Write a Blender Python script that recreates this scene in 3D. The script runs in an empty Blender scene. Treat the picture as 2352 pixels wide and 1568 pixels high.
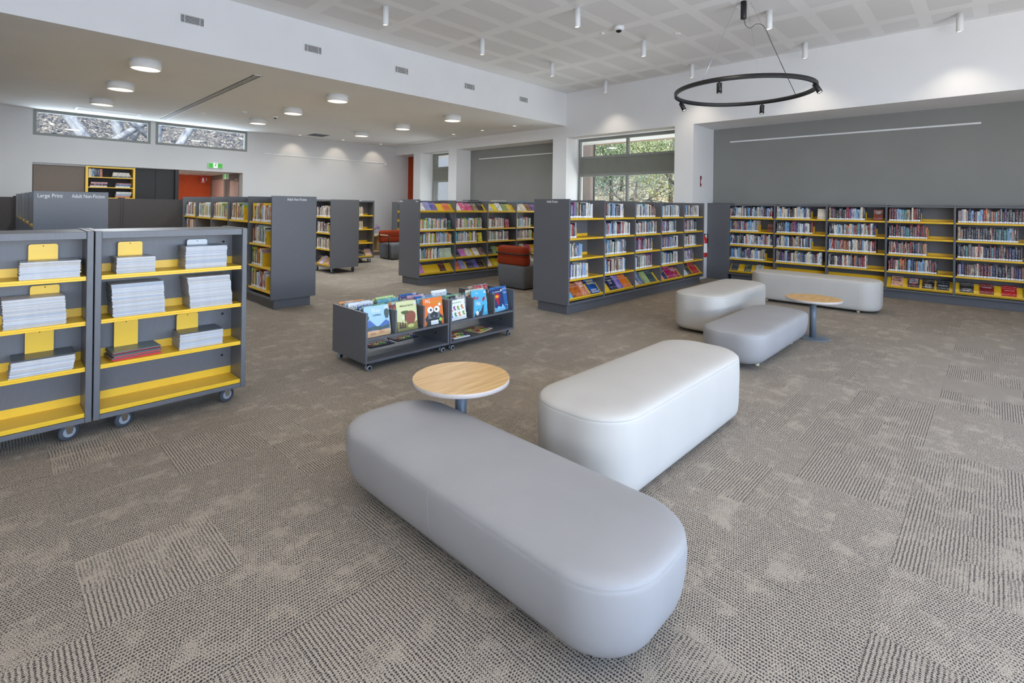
import bpy, bmesh, math, random
from mathutils import Vector, Matrix
random.seed(11)
S = bpy.context.scene
C = S.collection
PI = math.pi

def lin(c):
    return tuple((x/255/12.92 if x/255 <= .04045 else ((x/255+.055)/1.055)**2.4) for x in c) + (1.0,)

# ------------------------------------------------------------------ camera
H = 1.55
YAW, ROLL, FPX, CYP = .805835, .0134303, 1155.88, 472.78
fwd = Vector((math.sin(YAW), math.cos(YAW), 0))
rgt = Vector((math.cos(YAW), -math.sin(YAW), 0))
up = Vector((0, 0, 1))
r2 = rgt*math.cos(ROLL)+up*math.sin(ROLL)
u2 = -rgt*math.sin(ROLL)+up*math.cos(ROLL)
cd = bpy.data.cameras.new('camera')
cam = bpy.data.objects.new('camera', cd); C.objects.link(cam)
cd.sensor_width = 36; cd.lens = FPX/2352*36
cd.shift_y = -(784-CYP)/2352
cd.clip_start = .05; cd.clip_end = 300
cam.matrix_world = Matrix(((r2.x, u2.x, -fwd.x, 0), (r2.y, u2.y, -fwd.y, 0), (r2.z, u2.z, -fwd.z, H), (0, 0, 0, 1)))
S.camera = cam

# ------------------------------------------------------------------ world, sun, big lights, exposure
S.view_settings.view_transform = 'Standard'
S.view_settings.look = 'None'
S.view_settings.exposure = -0.7
S.view_settings.gamma = 1.0
S.view_settings.use_curve_mapping = False
S.cycles.use_denoising = True
S.cycles.max_bounces = 8
S.cycles.diffuse_bounces = 5
S.cycles.transparent_max_bounces = 12
S.cycles.sample_clamp_indirect = 6
W = bpy.data.worlds.new('world'); S.world = W; W.use_nodes = True
wn = W.node_tree.nodes; wl = W.node_tree.links
sky = wn.new('ShaderNodeTexSky'); sky.sky_type = 'NISHITA'; sky.sun_disc = False
sky.sun_elevation = math.radians(48); sky.sun_rotation = math.radians(200)
wn['Background'].inputs[1].default_value = .75
wl.new(sky.outputs[0], wn['Background'].inputs[0])

def light(name, kind, loc, energy, color, rot=(0, 0, 0), **kw):
    d = bpy.data.lights.new(name, kind); d.energy = energy; d.color = color
    for k, v in kw.items(): setattr(d, k, v)
    o = bpy.data.objects.new(name, d); C.objects.link(o); o.location = loc; o.rotation_euler = rot
    return o
sun = light('sun', 'SUN', (0, 0, 30), 8.5, (1, .95, .86), (math.radians(40), 0, math.radians(-35)), angle=.01)
DAY = (.22, .5, 1.0)
WARM = (1.0, .88, .73)
# daylight through the glazed wall behind the viewer
for i, x in enumerate((-1.8, 1.9, 5.6)):
    light('window_daylight', 'AREA', (x, -3.72, 1.75), 235, DAY, (PI/2-.38, 0, 0), shape='RECTANGLE', size=3.2, size_y=2.7)
# added lamps, aimed up from the unseen panes to brighten the ceilings
for i, x in enumerate((-1.8, 1.9, 5.6)):
    light('ground_bounce', 'AREA', (x, -3.57, 1.2), 345, (1, .91, .79), (PI/2+1.12, 0, 0), shape='RECTANGLE', size=3.0, size_y=1.4)
for y, w_ in ((6.55, 2.6), (13.6, 1.3)):   # hidden lamps added below the sills, for bounced daylight on the reveals
    light('side_window_daylight', 'AREA', (11.95, y, .9), 110 if w_ > 2 else 60, (1, .99, .96), (0, math.radians(140), 0), shape='RECTANGLE', size=.8, size_y=w_)
for x in (1.8, 4.15):   # hidden lamps added under the clerestory panes to wash the low ceiling
    light('added_clerestory_daylight', 'AREA', (x, 16.55, 2.9), 110, (.86, .93, 1), (math.radians(-128), 0, 0), shape='RECTANGLE', size=2.0, size_y=.5)
DISC_E, SPOT_E = 66, 29
DISC_C = (.86, .93, 1.0)

# ------------------------------------------------------------------ materials
MATS = {}
def newmat(name):
    m = bpy.data.materials.new(name); m.use_nodes = True
    MATS[name] = m
    return m, m.node_tree.nodes, m.node_tree.links, m.node_tree.nodes['Principled BSDF']

def mat(name, rgb, rough=.6, spec=.4, metal=0, var=.04, scale=6.0, bump=0, bscale=200, stretch=None, coat=0):
    m, n, l, b = newmat(name)
    b.inputs['Roughness'].default_value = rough
    b.inputs['Specular IOR Level'].default_value = spec
    b.inputs['Metallic'].default_value = metal
    b.inputs['Coat Weight'].default_value = coat
    c = lin(rgb)
    tc = n.new('ShaderNodeTexCoord')
    mp = n.new('ShaderNodeMapping'); l.new(tc.outputs['Object'], mp.inputs[0])
    if stretch: mp.inputs['Scale'].default_value = stretch
    nz = n.new('ShaderNodeTexNoise'); nz.inputs['Scale'].default_value = scale; nz.inputs['Detail'].default_value = 4
    l.new(mp.outputs[0], nz.inputs['Vector'])
    cr = n.new('ShaderNodeValToRGB')
    cr.color_ramp.elements[0].position = .3; cr.color_ramp.elements[1].position = .7
    cr.color_ramp.elements[0].color = tuple(max(0, x*(1-var*2)) for x in c[:3])+(1,)
    cr.color_ramp.elements[1].color = tuple(min(1, x*(1+var*2)) for x in c[:3])+(1,)
    l.new(nz.outputs['Fac'], cr.inputs[0]); l.new(cr.outputs[0], b.inputs['Base Color'])
    if bump:
        n2 = n.new('ShaderNodeTexNoise'); n2.inputs['Scale'].default_value = bscale
        l.new(tc.outputs['Object'], n2.inputs['Vector'])
        bp = n.new('ShaderNodeBump'); bp.inputs['Strength'].default_value = bump; bp.inputs['Distance'].default_value = .002
        l.new(n2.outputs['Fac'], bp.inputs['Height']); l.new(bp.outputs[0], b.inputs['Normal'])
    return m

white = mat('white_wall_paint', (232, 232, 231), .7, .25, var=.01, scale=1.5)
ceilm = mat('white_ceiling_paint', (234, 234, 233), .75, .2, var=.01, scale=1.2)
soffit = mat('ceiling_low_paint', (232, 232, 231), .75, .2, var=.01, scale=1.2)
white_dimmed = mat('far_wall_paint', (214, 213, 211), .7, .25, var=.01, scale=1.5)  # same white as the other walls, greyed to dim the far wall
greywall = mat('charcoal_wall_paint', (140, 140, 136), .7, .25, var=.02, scale=1.5)
orange_wall = mat('orange_wall_paint', (214, 92, 44), .6, .3, var=.03)
rust = mat('rust_door_paint', (160, 58, 18), .55, .3, var=.03)
lam = mat('dark_grey_laminate', (96, 97, 101), .4, .6, var=.045, scale=60, stretch=(6, 6, .25))
lamdark = mat('brown_black_laminate', (72, 66, 64), .5, .35, var=.1, scale=50, stretch=(6, 6, .25))
lamtaupe = mat('taupe_laminate', (128, 114, 102), .55, .3, var=.05, scale=40, stretch=(6, 6, .25))
lamblack = mat('near_black_laminate', (52, 52, 52), .5, .3, var=.05, scale=20)
yellow = mat('yellow_powdercoat_steel', (236, 190, 44), .34, .6, metal=.08, var=.015, scale=10)
pouf_hi = mat('off_white_vinyl', (192, 186, 177), .5, .35, var=.015, scale=3, bump=.1, bscale=500)
pouf_lo = mat('pale_grey_vinyl', (156, 153, 151), .5, .35, var=.02, scale=3, bump=.1, bscale=500)
seam_m = mat('vinyl_seam', (168, 165, 161), .6, .3)
oakleg = mat('pale_timber_leg', (214, 196, 164), .5, .35, var=.05, scale=30, stretch=(1, 1, .2))
steelgrey = mat('grey_powdercoat', (104, 112, 120), .4, .5, var=.02)
chrome = mat('chrome', (200, 202, 205), .2, .5, metal=1, var=.01)
rubber = mat('grey_rubber', (70, 74, 80), .6, .3)
wheelm = mat('pale_grey_wheel', (150, 156, 162), .5, .4)
black = mat('black_metal', (30, 30, 32), .45, .5, var=.02)
blackm = mat('black_plastic', (22, 22, 24), .6, .3, var=.02)
orange_f = mat('rust_orange_fabric', (142, 54, 28), .85, .15, var=.05, scale=40, bump=.3, bscale=400)
grey_f = mat('grey_fabric', (108, 110, 113), .85, .15, var=.06, scale=60, bump=.3, bscale=400)
alu = mat('bronze_grey_window_frame', (136, 138, 132), .45, .4, var=.02)
blind = mat('grey_green_panel', (128, 130, 120), .6, .3, var=.02)
whitem = mat('white_powdercoat', (232, 232, 230), .45, .4, var=.01)
ventdark = mat('vent_shadow', (48, 48, 48), .8, .1)
pages = mat('paper_pages', (226, 220, 205), .8, .1, var=.05, scale=30, stretch=(1, 1, 10))
paper = mat('white_paper', (238, 238, 236), .6, .3, var=.01)
plywood = mat('pale_plywood', (214, 186, 140), .5, .3, var=.05, scale=12, stretch=(1, 8, 8))
red = mat('red_enamel', (186, 28, 26), .35, .5, var=.02)
green = mat('exit_green', (60, 160, 60), .5, .3, var=.02)
pinkwall = mat('pale_pink_render', (224, 204, 192), .8, .2, var=.03)

def wood():
    m, n, l, b = newmat('oak_laminate_tabletop')
    b.inputs['Roughness'].default_value = .38
    tc = n.new('ShaderNodeTexCoord'); mp = n.new('ShaderNodeMapping')
    mp.inputs['Scale'].default_value = (1.2, 14, 1); l.new(tc.outputs['Object'], mp.inputs[0])
    a = n.new('ShaderNodeTexNoise'); a.inputs['Scale'].default_value = 3.2; a.inputs['Detail'].default_value = 8
    l.new(mp.outputs[0], a.inputs['Vector'])
    cr = n.new('ShaderNodeValToRGB'); e = cr.color_ramp.elements
    e[0].position = .3; e[0].color = lin((200, 154, 92)); e[1].position = .7; e[1].color = lin((226, 186, 126))
    l.new(a.outputs['Fac'], cr.inputs[0]); l.new(cr.outputs[0], b.inputs['Base Color'])
    return m
oak = wood()

def emit(name, rgb, s):
    m, n, l, b = newmat(name)
    b.inputs['Base Color'].default_value = lin(rgb)
    b.inputs['Emission Color'].default_value = lin(rgb); b.inputs['Emission Strength'].default_value = s
    return m
glow = emit('lamp_diffuser', (255, 246, 228), 2.2)
exitglow_g = emit('lit_green_sign', (70, 176, 60), .45)
exitglow_w = emit('lit_white_sign', (245, 250, 245), .7)

def glass(name, tint, refl=.1):
    m, n, l, b = newmat(name); n.remove(b)
    t = n.new('ShaderNodeBsdfTransparent'); t.inputs[0].default_value = tint
    g = n.new('ShaderNodeBsdfGlossy'); g.inputs['Roughness'].default_value = .01
    fr = n.new('ShaderNodeFresnel'); fr.inputs['IOR'].default_value = 1.5
    mx = n.new('ShaderNodeMixShader'); gm = n.new('ShaderNodeNewGeometry'); fm = n.new('ShaderNodeMath'); fm.operation = 'MULTIPLY'; fi = n.new('ShaderNodeMath'); fi.operation = 'SUBTRACT'; fi.inputs[0].default_value = 1; l.new(gm.outputs['Backfacing'], fi.inputs[1]); l.new(fr.outputs[0], fm.inputs[0]); l.new(fi.outputs[0], fm.inputs[1])
    l.new(fm.outputs[0], mx.inputs[0]); l.new(t.outputs[0], mx.inputs[1]); l.new(g.outputs[0], mx.inputs[2])
    l.new(mx.outputs[0], n['Material Output'].inputs[0])
    return m
pane_g = glass('window_glass', (.93, .97, 1, 1))
acrylic = glass('clear_acrylic', (.93, .95, .96, 1))

def carpet():
    m, n, l, b = newmat('dotted_carpet')
    b.inputs['Roughness'].default_value = .95; b.inputs['Specular IOR Level'].default_value = .05
    def M(op, a, b_=None, c_=None):
        x = n.new('ShaderNodeMath'); x.operation = op
        for i, v in enumerate((a, b_, c_)):
            if v is None: continue
            if isinstance(v, (int, float)): x.inputs[i].default_value = v
            else: l.new(v, x.inputs[i])
        return x.outputs[0]
    g = n.new('ShaderNodeNewGeometry'); sp = n.new('ShaderNodeSeparateXYZ'); l.new(g.outputs['Position'], sp.inputs[0])
    X = M('SUBTRACT', sp.outputs[0], .27); Y = M('SUBTRACT', sp.outputs[1], .32)
    ix = M('FLOOR', M('DIVIDE', X, .5)); iy = M('FLOOR', M('DIVIDE', Y, .5))
    fx = M('SUBTRACT', X, M('MULTIPLY', ix, .5)); fy = M('SUBTRACT', Y, M('MULTIPLY', iy, .5))
    cx = n.new('ShaderNodeCombineXYZ'); l.new(ix, cx.inputs[0]); l.new(iy, cx.inputs[1])
    wh = n.new('ShaderNodeTexWhiteNoise'); wh.noise_dimensions = '2D'; l.new(cx.outputs[0], wh.inputs['Vector'])
    # smaller planks of pattern inside each tile decide stripe or dot field
    cb = n.new('ShaderNodeCombineXYZ')
    l.new(M('FLOOR', M('DIVIDE', X, .25)), cb.inputs[0]); l.new(M('FLOOR', M('DIVIDE', Y, .125)), cb.inputs[1])
    wb = n.new('ShaderNodeTexWhiteNoise'); wb.noise_dimensions = '2D'; l.new(cb.outputs[0], wb.inputs['Vector'])
    rot = M('GREATER_THAN', wh.outputs['Value'], .5)
    def mixv(f, a, b_): return M('ADD', M('MULTIPLY', a, M('SUBTRACT', 1.0, f)), M('MULTIPLY', b_, f))
    u = mixv(rot, sp.outputs[1], sp.outputs[0]); v = mixv(rot, sp.outputs[0], sp.outputs[1])
    # wobble
    nzw = n.new('ShaderNodeTexNoise'); nzw.inputs['Scale'].default_value = 45; l.new(g.outputs['Position'], nzw.inputs['Vector'])
    wob = M('MULTIPLY', M('SUBTRACT', nzw.outputs['Fac'], .5), .011)
    u = M('ADD', u, wob)
    nz2 = n.new('ShaderNodeTexNoise'); nz2.inputs['Scale'].default_value = 70; l.new(g.outputs['Position'], nz2.inputs['Vector'])
    v = M('ADD', v, M('MULTIPLY', M('SUBTRACT', nz2.outputs['Fac'], .5), .012))
    su = M('SINE', M('MULTIPLY', u, 2*PI/.0148))
    sv = M('SINE', M('ADD', M('MULTIPLY', v, 2*PI/.0104), M('MULTIPLY', M('FLOOR', M('DIVIDE', M('ADD', u, .0037), .0148)), PI)))
    su2 = M('SINE', M('MULTIPLY', u, 2*PI/.0132))
    stripes = M('ADD', M('MULTIPLY', su, .95), M('MULTIPLY', sv, .62))
    dots = M('ADD', M('MULTIPLY', su2, .7), M('MULTIPLY', sv, .85))
    # patchiness
    mp = n.new('ShaderNodeCombineXYZ'); l.new(M('MULTIPLY', u, 9.0), mp.inputs[0]); l.new(M('MULTIPLY', v, 2.6), mp.inputs[1])
    l.new(M('MULTIPLY', wh.outputs['Value'], 20), mp.inputs[2])
    n1 = n.new('ShaderNodeTexNoise'); n1.inputs['Scale'].default_value = 1.0; n1.inputs['Detail'].default_value = 4; n1.inputs['Roughness'].default_value = .65
    l.new(mp.outputs[0], n1.inputs['Vector'])
    mode = n.new('ShaderNodeMapRange'); l.new(M('ADD', M('MULTIPLY', wb.outputs['Value'], .5), n1.outputs['Fac']), mode.inputs[0])
    mode.inputs[1].default_value = .8; mode.inputs[2].default_value = .9
    pat = mixv(mode.outputs[0], stripes, dots)
    n2 = n.new('ShaderNodeTexNoise'); n2.inputs['Scale'].default_value = 6.5; n2.inputs['Detail'].default_value = 5; n2.inputs['Roughness'].default_value = .7
    l.new(g.outputs['Position'], n2.inputs['Vector'])
    th = n.new('ShaderNodeMapRange'); l.new(M('ADD', n2.outputs['Fac'], M('MULTIPLY', M('SUBTRACT', wb.outputs['Value'], .5), .13)), th.inputs[0])
    th.inputs[1].default_value = .53; th.inputs[2].default_value = .72; th.inputs[3].default_value = .32; th.inputs[4].default_value = 1.5
    spk = n.new('ShaderNodeTexNoise'); spk.inputs['Scale'].default_value = 300; spk.inputs['Detail'].default_value = 2; l.new(g.outputs['Position'], spk.inputs['Vector'])
    val = M('ADD', pat, M('MULTIPLY', M('SUBTRACT', spk.outputs['Fac'], .5), 2.2))
    dk = n.new('ShaderNodeMapRange'); l.new(M('SUBTRACT', val, th.outputs[0]), dk.inputs[0])
    dk.inputs[1].default_value = 0; dk.inputs[2].default_value = .45
    base = n.new('ShaderNodeValToRGB'); e = base.color_ramp.elements
    e[0].position = .36; e[0].color = lin((112, 104, 97)); e[1].position = .64; e[1].color = lin((212, 196, 174))
    l.new(spk.outputs['Fac'], base.inputs[0])
    mx = n.new('ShaderNodeMix'); mx.data_type = 'RGBA'
    l.new(M('MULTIPLY', dk.outputs[0], .93), mx.inputs[0]); l.new(base.outputs[0], mx.inputs[6]); mx.inputs[7].default_value = lin((50, 48, 52))
    # slight tone change tile by tile
    tn = n.new('ShaderNodeMix'); tn.data_type = 'RGBA'; tn.blend_type = 'MULTIPLY'; tn.inputs[0].default_value = 1
    vv = M('ADD', .88, M('MULTIPLY', wh.outputs['Value'], .1))
    cc = n.new('ShaderNodeCombineColor'); [l.new(vv, cc.inputs[i]) for i in range(3)]
    l.new(mx.outputs[2], tn.inputs[6]); l.new(cc.outputs[0], tn.inputs[7])
    l.new(tn.outputs[2], b.inputs['Base Color'])
    bp = n.new('ShaderNodeBump'); bp.inputs['Strength'].default_value = .35; bp.inputs['Distance'].default_value = .002; bp.invert = True
    l.new(dk.outputs[0], bp.inputs['Height']); l.new(bp.outputs[0], b.inputs['Normal'])
    return m
carpetm = carpet()

def perforated():
    m, n, l, b = newmat('perforated_ceiling_board')
    b.inputs['Roughness'].default_value = .8; b.inputs['Specular IOR Level'].default_value = .15
    g = n.new('ShaderNodeNewGeometry'); sp = n.new('ShaderNodeSeparateXYZ'); l.new(g.outputs['Position'], sp.inputs[0])
    def s(o):
        a = n.new('ShaderNodeMath'); a.operation = 'MULTIPLY'; a.inputs[1].default_value = 2*PI/.017; l.new(o, a.inputs[0])
        c = n.new('ShaderNodeMath'); c.operation = 'SINE'; l.new(a.outputs[0], c.inputs[0]); return c.outputs[0]
    p = n.new('ShaderNodeMath'); p.operation = 'ADD'; l.new(s(sp.outputs[0]), p.inputs[0]); l.new(s(sp.outputs[1]), p.inputs[1])
    cr = n.new('ShaderNodeValToRGB'); e = cr.color_ramp.elements
    e[0].position = .52; e[0].color = lin((228, 228, 227)); e[1].position = .85; e[1].color = lin((208, 208, 207))
    r = n.new('ShaderNodeMapRange'); r.inputs[1].default_value = -2; r.inputs[2].default_value = 2; l.new(p.outputs[0], r.inputs[0])
    l.new(r.outputs[0], cr.inputs[0]); l.new(cr.outputs[0], b.inputs['Base Color'])
    return m
perf = perforated()

def attr_book(name, cover=False):
    """printed covers: colours come from face attributes, lettering-like blocks from noise in UV space"""
    m, n, l, b = newmat(name)
    b.inputs['Roughness'].default_value = .35; b.inputs['Specular IOR Level'].default_value = .4
    a1 = n.new('ShaderNodeAttribute'); a1.attribute_name = 'bcol'
    a2 = n.new('ShaderNodeAttribute'); a2.attribute_name = 'bcol2'
    uv = n.new('ShaderNodeUVMap')
    sp = n.new('ShaderNodeSeparateXYZ'); l.new(uv.outputs[0], sp.inputs[0])
    def M(op, a, b_):
        x = n.new('ShaderNodeMath'); x.operation = op
        for i, v in enumerate((a, b_)):
            if isinstance(v, (int, float)): x.inputs[i].default_value = v
            else: l.new(v, x.inputs[i])
        return x.outputs[0]
    fr = n.new('ShaderNodeMath'); fr.operation = 'FRACT'; l.new(sp.outputs[1], fr.inputs[0]); fv = fr.outputs[0]
    fr2 = n.new('ShaderNodeMath'); fr2.operation = 'FRACT'; l.new(sp.outputs[0], fr2.inputs[0]); fu = fr2.outputs[0]
    cx = n.new('ShaderNodeCombineXYZ')
    l.new(M('MULTIPLY', sp.outputs[0], 9 if cover else 2.6), cx.inputs[0]); l.new(M('MULTIPLY', sp.outputs[1], 11 if cover else 36), cx.inputs[1])
    t = n.new('ShaderNodeTexNoise'); t.inputs['Scale'].default_value = 1.0 if not cover else 2.2; t.inputs['Detail'].default_value = 1; l.new(cx.outputs[0], t.inputs['Vector'])
    letters = M('MULTIPLY', M('GREATER_THAN', t.outputs['Fac'], .56 if cover else .57), .75 if cover else .6)
    if cover:
        lines = M('GREATER_THAN', M('SINE', M('MULTIPLY', fv, 6*2*PI), 0), -.1)
        zone = M('ADD', M('MULTIPLY', M('GREATER_THAN', fv, .68), M('LESS_THAN', fv, .93)), M('MULTIPLY', M('GREATER_THAN', fv, .07), M('LESS_THAN', fv, .22)))
        zone = M('MULTIPLY', zone, lines)
    else:
        zone = M('MULTIPLY', M('GREATER_THAN', fv, .22), M('LESS_THAN', fv, .92))
        zone = M('MULTIPLY', zone, M('MULTIPLY', M('GREATER_THAN', fu, .22), M('LESS_THAN', fu, .8)))
    msk = M('MULTIPLY', letters, zone)
    # picture field
    pz = n.new('ShaderNodeTexNoise'); pz.inputs['Scale'].default_value = 2.6 if cover else 1.9; pz.inputs['Detail'].default_value = 3; l.new(uv.outputs[0], pz.inputs['Vector'])
    pm = n.new('ShaderNodeMapRange'); l.new(pz.outputs['Fac'], pm.inputs[0]); pm.inputs[1].default_value = .5; pm.inputs[2].default_value = (.62 if cover else .56); pm.inputs[4].default_value = (.55 if cover else .75)
    mx = n.new('ShaderNodeMix'); mx.data_type = 'RGBA'; l.new(pm.outputs[0], mx.inputs[0])
    l.new(a1.outputs['Color'], mx.inputs[6]); l.new(a2.outputs['Color'], mx.inputs[7])
    # text is pale on dark, dark on pale
    bw = n.new('ShaderNodeRGBToBW'); l.new(mx.outputs[2], bw.inputs[0])
    inv = n.new('ShaderNodeMapRange'); l.new(bw.outputs[0], inv.inputs[0]); inv.inputs[1].default_value = .28; inv.inputs[2].default_value = .36; inv.inputs[3].default_value = .8; inv.inputs[4].default_value = .04
    tcn = n.new('ShaderNodeCombineColor'); [l.new(inv.outputs[0], tcn.inputs[i]) for i in range(3)]
    m2 = n.new('ShaderNodeMix'); m2.data_type = 'RGBA'; l.new(msk, m2.inputs[0]); l.new(mx.outputs[2], m2.inputs[6]); l.new(tcn.outputs[0], m2.inputs[7])
    l.new(m2.outputs[2], b.inputs['Base Color'])
    return m
spine_m = attr_book('printed_book_spine')
cover_m = attr_book('printed_book_cover', True)

# ------------------------------------------------------------------ mesh helpers
class MB:
    def __init__(s): s.v = []; s.f = []; s.mi = []; s.sm = []
    def add(s, vs, fs, mi=0, smooth=False):
        o = len(s.v); s.v += [tuple(p) for p in vs]
        for f in fs: s.f.append(tuple(i+o for i in f)); s.mi.append(mi); s.sm.append(smooth)
    def box(s, x0, x1, y0, y1, z0, z1, mi=0, M=None):
        vs = [Vector((x, y, z)) for z in (z0, z1) for y in (y0, y1) for x in (x0, x1)]
        if M: vs = [M @ p for p in vs]
        s.add(vs, [(0, 2, 3, 1), (4, 5, 7, 6), (0, 1, 5, 4), (1, 3, 7, 5), (3, 2, 6, 7), (2, 0, 4, 6)], mi)
    def bbox(s, x0, x1, y0, y1, z0, z1, r=.003, mi=0, M=None):
        """box with chamfered edges"""
        r = min(r, (x1-x0)/2.01, (y1-y0)/2.01, (z1-z0)/2.01)
        bm = bmesh.new(); bmesh.ops.create_cube(bm, size=1)
        for q in bm.verts: q.co = Vector(((x0+x1)/2+q.co.x*(x1-x0), (y0+y1)/2+q.co.y*(y1-y0), (z0+z1)/2+q.co.z*(z1-z0)))
        bmesh.ops.bevel(bm, geom=bm.edges[:], offset=r, segments=1 if r < .008 else 3, affect='EDGES', profile=.5)
        bm.verts.index_update()
        s.add([(M @ q.co) if M else q.co for q in bm.verts], [[q.index for q in f.verts] for f in bm.faces], mi, r >= .008); bm.free()
    def ring(s, pts_list, closed=True, cap=(True, True), mi=0, smooth=True):
        n = len(pts_list[0]); vs = [p for r in pts_list for p in r]; fs = []
        for k in range(len(pts_list)-1):
            for i in range(n if closed else n-1):
                j = (i+1) % n; fs.append((k*n+i, k*n+j, (k+1)*n+j, (k+1)*n+i))
        s.add(vs, fs, mi, smooth)
        o = len(s.v)-len(vs)
        if cap[0]: s.f.append(tuple(o+i for i in reversed(range(n)))); s.mi.append(mi); s.sm.append(False)
        if cap[1]: s.f.append(tuple(o+(len(pts_list)-1)*n+i for i in range(n))); s.mi.append(mi); s.sm.append(False)
    def tube(s, path, r, n=10, mi=0, cap=True):
        path = [Vector(p) for p in path]; rs = r if isinstance(r, (list, tuple)) else [r]*len(path)
        rings = []; t0 = (path[1]-path[0]).normalized()
        a = Vector((0, 0, 1)) if abs(t0.z) < .9 else Vector((1, 0, 0))
        u = t0.cross(a).normalized()
        for k, p in enumerate(path):
            t = (path[min(k+1, len(path)-1)]-path[max(k-1, 0)]).normalized()
            u = (u-t*u.dot(t)).normalized(); w = t.cross(u)
            rings.append([p+(u*math.cos(2*PI*i/n)+w*math.sin(2*PI*i/n))*rs[k] for i in range(n)])
        s.ring(rings, True, (cap, cap), mi)
    def lathe(s, prof, c=(0, 0, 0), n=24, mi=0, M=None, cap=(True, True)):
        rings = []
        for r, z in prof:
            q = [Vector((c[0]+r*math.cos(2*PI*i/n), c[1]+r*math.sin(2*PI*i/n), c[2]+z)) for i in range(n)]
            rings.append([M @ p for p in q] if M else q)
        s.ring(rings, True, cap, mi)
    def poly(s, pts, t, mi=0, M=None, axis='y'):
        """flat outline in x,z extruded along y by t"""
        a = [Vector((p[0], 0, p[1])) for p in pts]; b = [Vector((p[0], t, p[1])) for p in pts]
        if M: a = [M @ p for p in a]; b = [M @ p for p in b]
        n = len(a)
        s.add(a+b, [tuple(range(n)), tuple(reversed(range(n, 2*n)))]+[(i, i+n, (i+1) % n+n, (i+1) % n) for i in range(n)], mi)
    def mesh(s, name, mats):
        me = bpy.data.meshes.new(name); me.from_pydata(s.v, [], s.f)
        for m in (mats if isinstance(mats, (list, tuple)) else [mats]): me.materials.append(m)
        me.polygons.foreach_set('material_index', s.mi)
        me.polygons.foreach_set('use_smooth', s.sm)
        me.update(); return me
    def build(s, name, mats, parent=None):
        o = bpy.data.objects.new(name, s.mesh(name, mats)); C.objects.link(o)
        if parent: o.parent = parent
        return o

def tag(o, label=None, cat=None, group=None, kind=None):
    if label: o['label'] = label
    if cat: o['category'] = cat
    if group: o['group'] = group
    if kind: o['kind'] = kind
    return o
def empty(name, loc, rz=0, label=None, cat=None, group=None, kind=None):
    o = bpy.data.objects.new(name, None); o.empty_display_size = .1; C.objects.link(o)
    o.location = loc; o.rotation_euler = (0, 0, rz)
    return tag(o, label, cat, group, kind)
def B(*a, **k):
    m = MB(); m.box(*a, **k); return m
def struct(name, mb, m, parent=None):
    o = mb.build(name, m, parent)
    if parent is None: o['kind'] = 'structure'
    return o
def copy_tree(o, parent=None):
    c = o.copy(); C.objects.link(c); c.parent = parent
    for ch in list(o.children): copy_tree(ch, c)
    return c
def text(body, size, m, parent, M, name='lettering', sx=1.0, align='LEFT', ext=.0006):
    cu = bpy.data.curves.new('t', 'FONT'); cu.body = body; cu.size = size; cu.align_x = align; cu.extrude = ext; cu.resolution_u = 3; cu.offset = size*.006 if size > .04 else 0
    t = bpy.data.objects.new('t', cu); C.objects.link(t)
    bpy.context.view_layer.update()
    me = bpy.data.meshes.new_from_object(t.evaluated_get(bpy.context.evaluated_depsgraph_get()))
    bpy.data.objects.remove(t)
    me.transform(M @ Matrix.Diagonal((sx, 1, 1, 1))); me.materials.clear(); me.materials.append(m)
    o = bpy.data.objects.new(name, me); C.objects.link(o); o.parent = parent
    return o
RX = Matrix.Rotation(PI/2, 4, 'X')      # text standing, facing -Y
def T(x, y, z): return Matrix.Translation((x, y, z))

# ------------------------------------------------------------------ projection (for ranking what shows largest)
def proj(p):
    d = Vector(p)-Vector((0, 0, H)); zc = d.dot(fwd)
    if zc < .1: return None
    return (FPX*d.dot(r2)/zc+1176, CYP-FPX*d.dot(u2)/zc, zc)

# ================================================================== SETTING
XW, XB, YF, YB, ZC, ZL = 10.37, 11.44, 15.95, 8.05, 4.48, 3.64
X0, Y0 = -5.0, -3.6
XN = 12.0   # outer face of the thick window wall
m = MB(); m.box(X0-.2, XN+.3, Y0-.2, 19.6, -.25, -.008)
floor = struct('floor', m, carpetm)

def tile_mb(x, y):
    b = MB(); g = .0002; b.box(x+g, x+.5-g, y+g, y+.5-g, -.008, 0); return b
tiles = []
for i in range(-12, 24):
    for j in range(-9, 36):
        x, y = .27+i*.5, .32+j*.5
        if x < X0 or x+.5 > XN or y < Y0 or y+.5 > 19.2: continue
        p = proj((x+.25, y+.25, 0)); vis = 0
        if p and -150 < p[0] < 2500 and -50 < p[1] < 1800: vis = 1/p[2]**3
        tiles.append((vis, x, y))
tiles.sort(reverse=True)
tme = B(.0002, .4998, .0002, .4998, -.008, 0).mesh('carpet_tile', carpetm)
for vis, x, y in tiles[:290]:
    o = bpy.data.objects.new('carpet_tile', tme); C.objects.link(o); o.parent = floor; o.location = (x, y, 0)
rest = MB()
for vis, x, y in tiles[290:]: rest.v and None; rest.box(x+.0002, x+.4998, y+.0002, y+.4998, -.008, 0)
ro = rest.build('carpet_tile', carpetm, floor); ro['kind'] = 'stuff'

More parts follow.
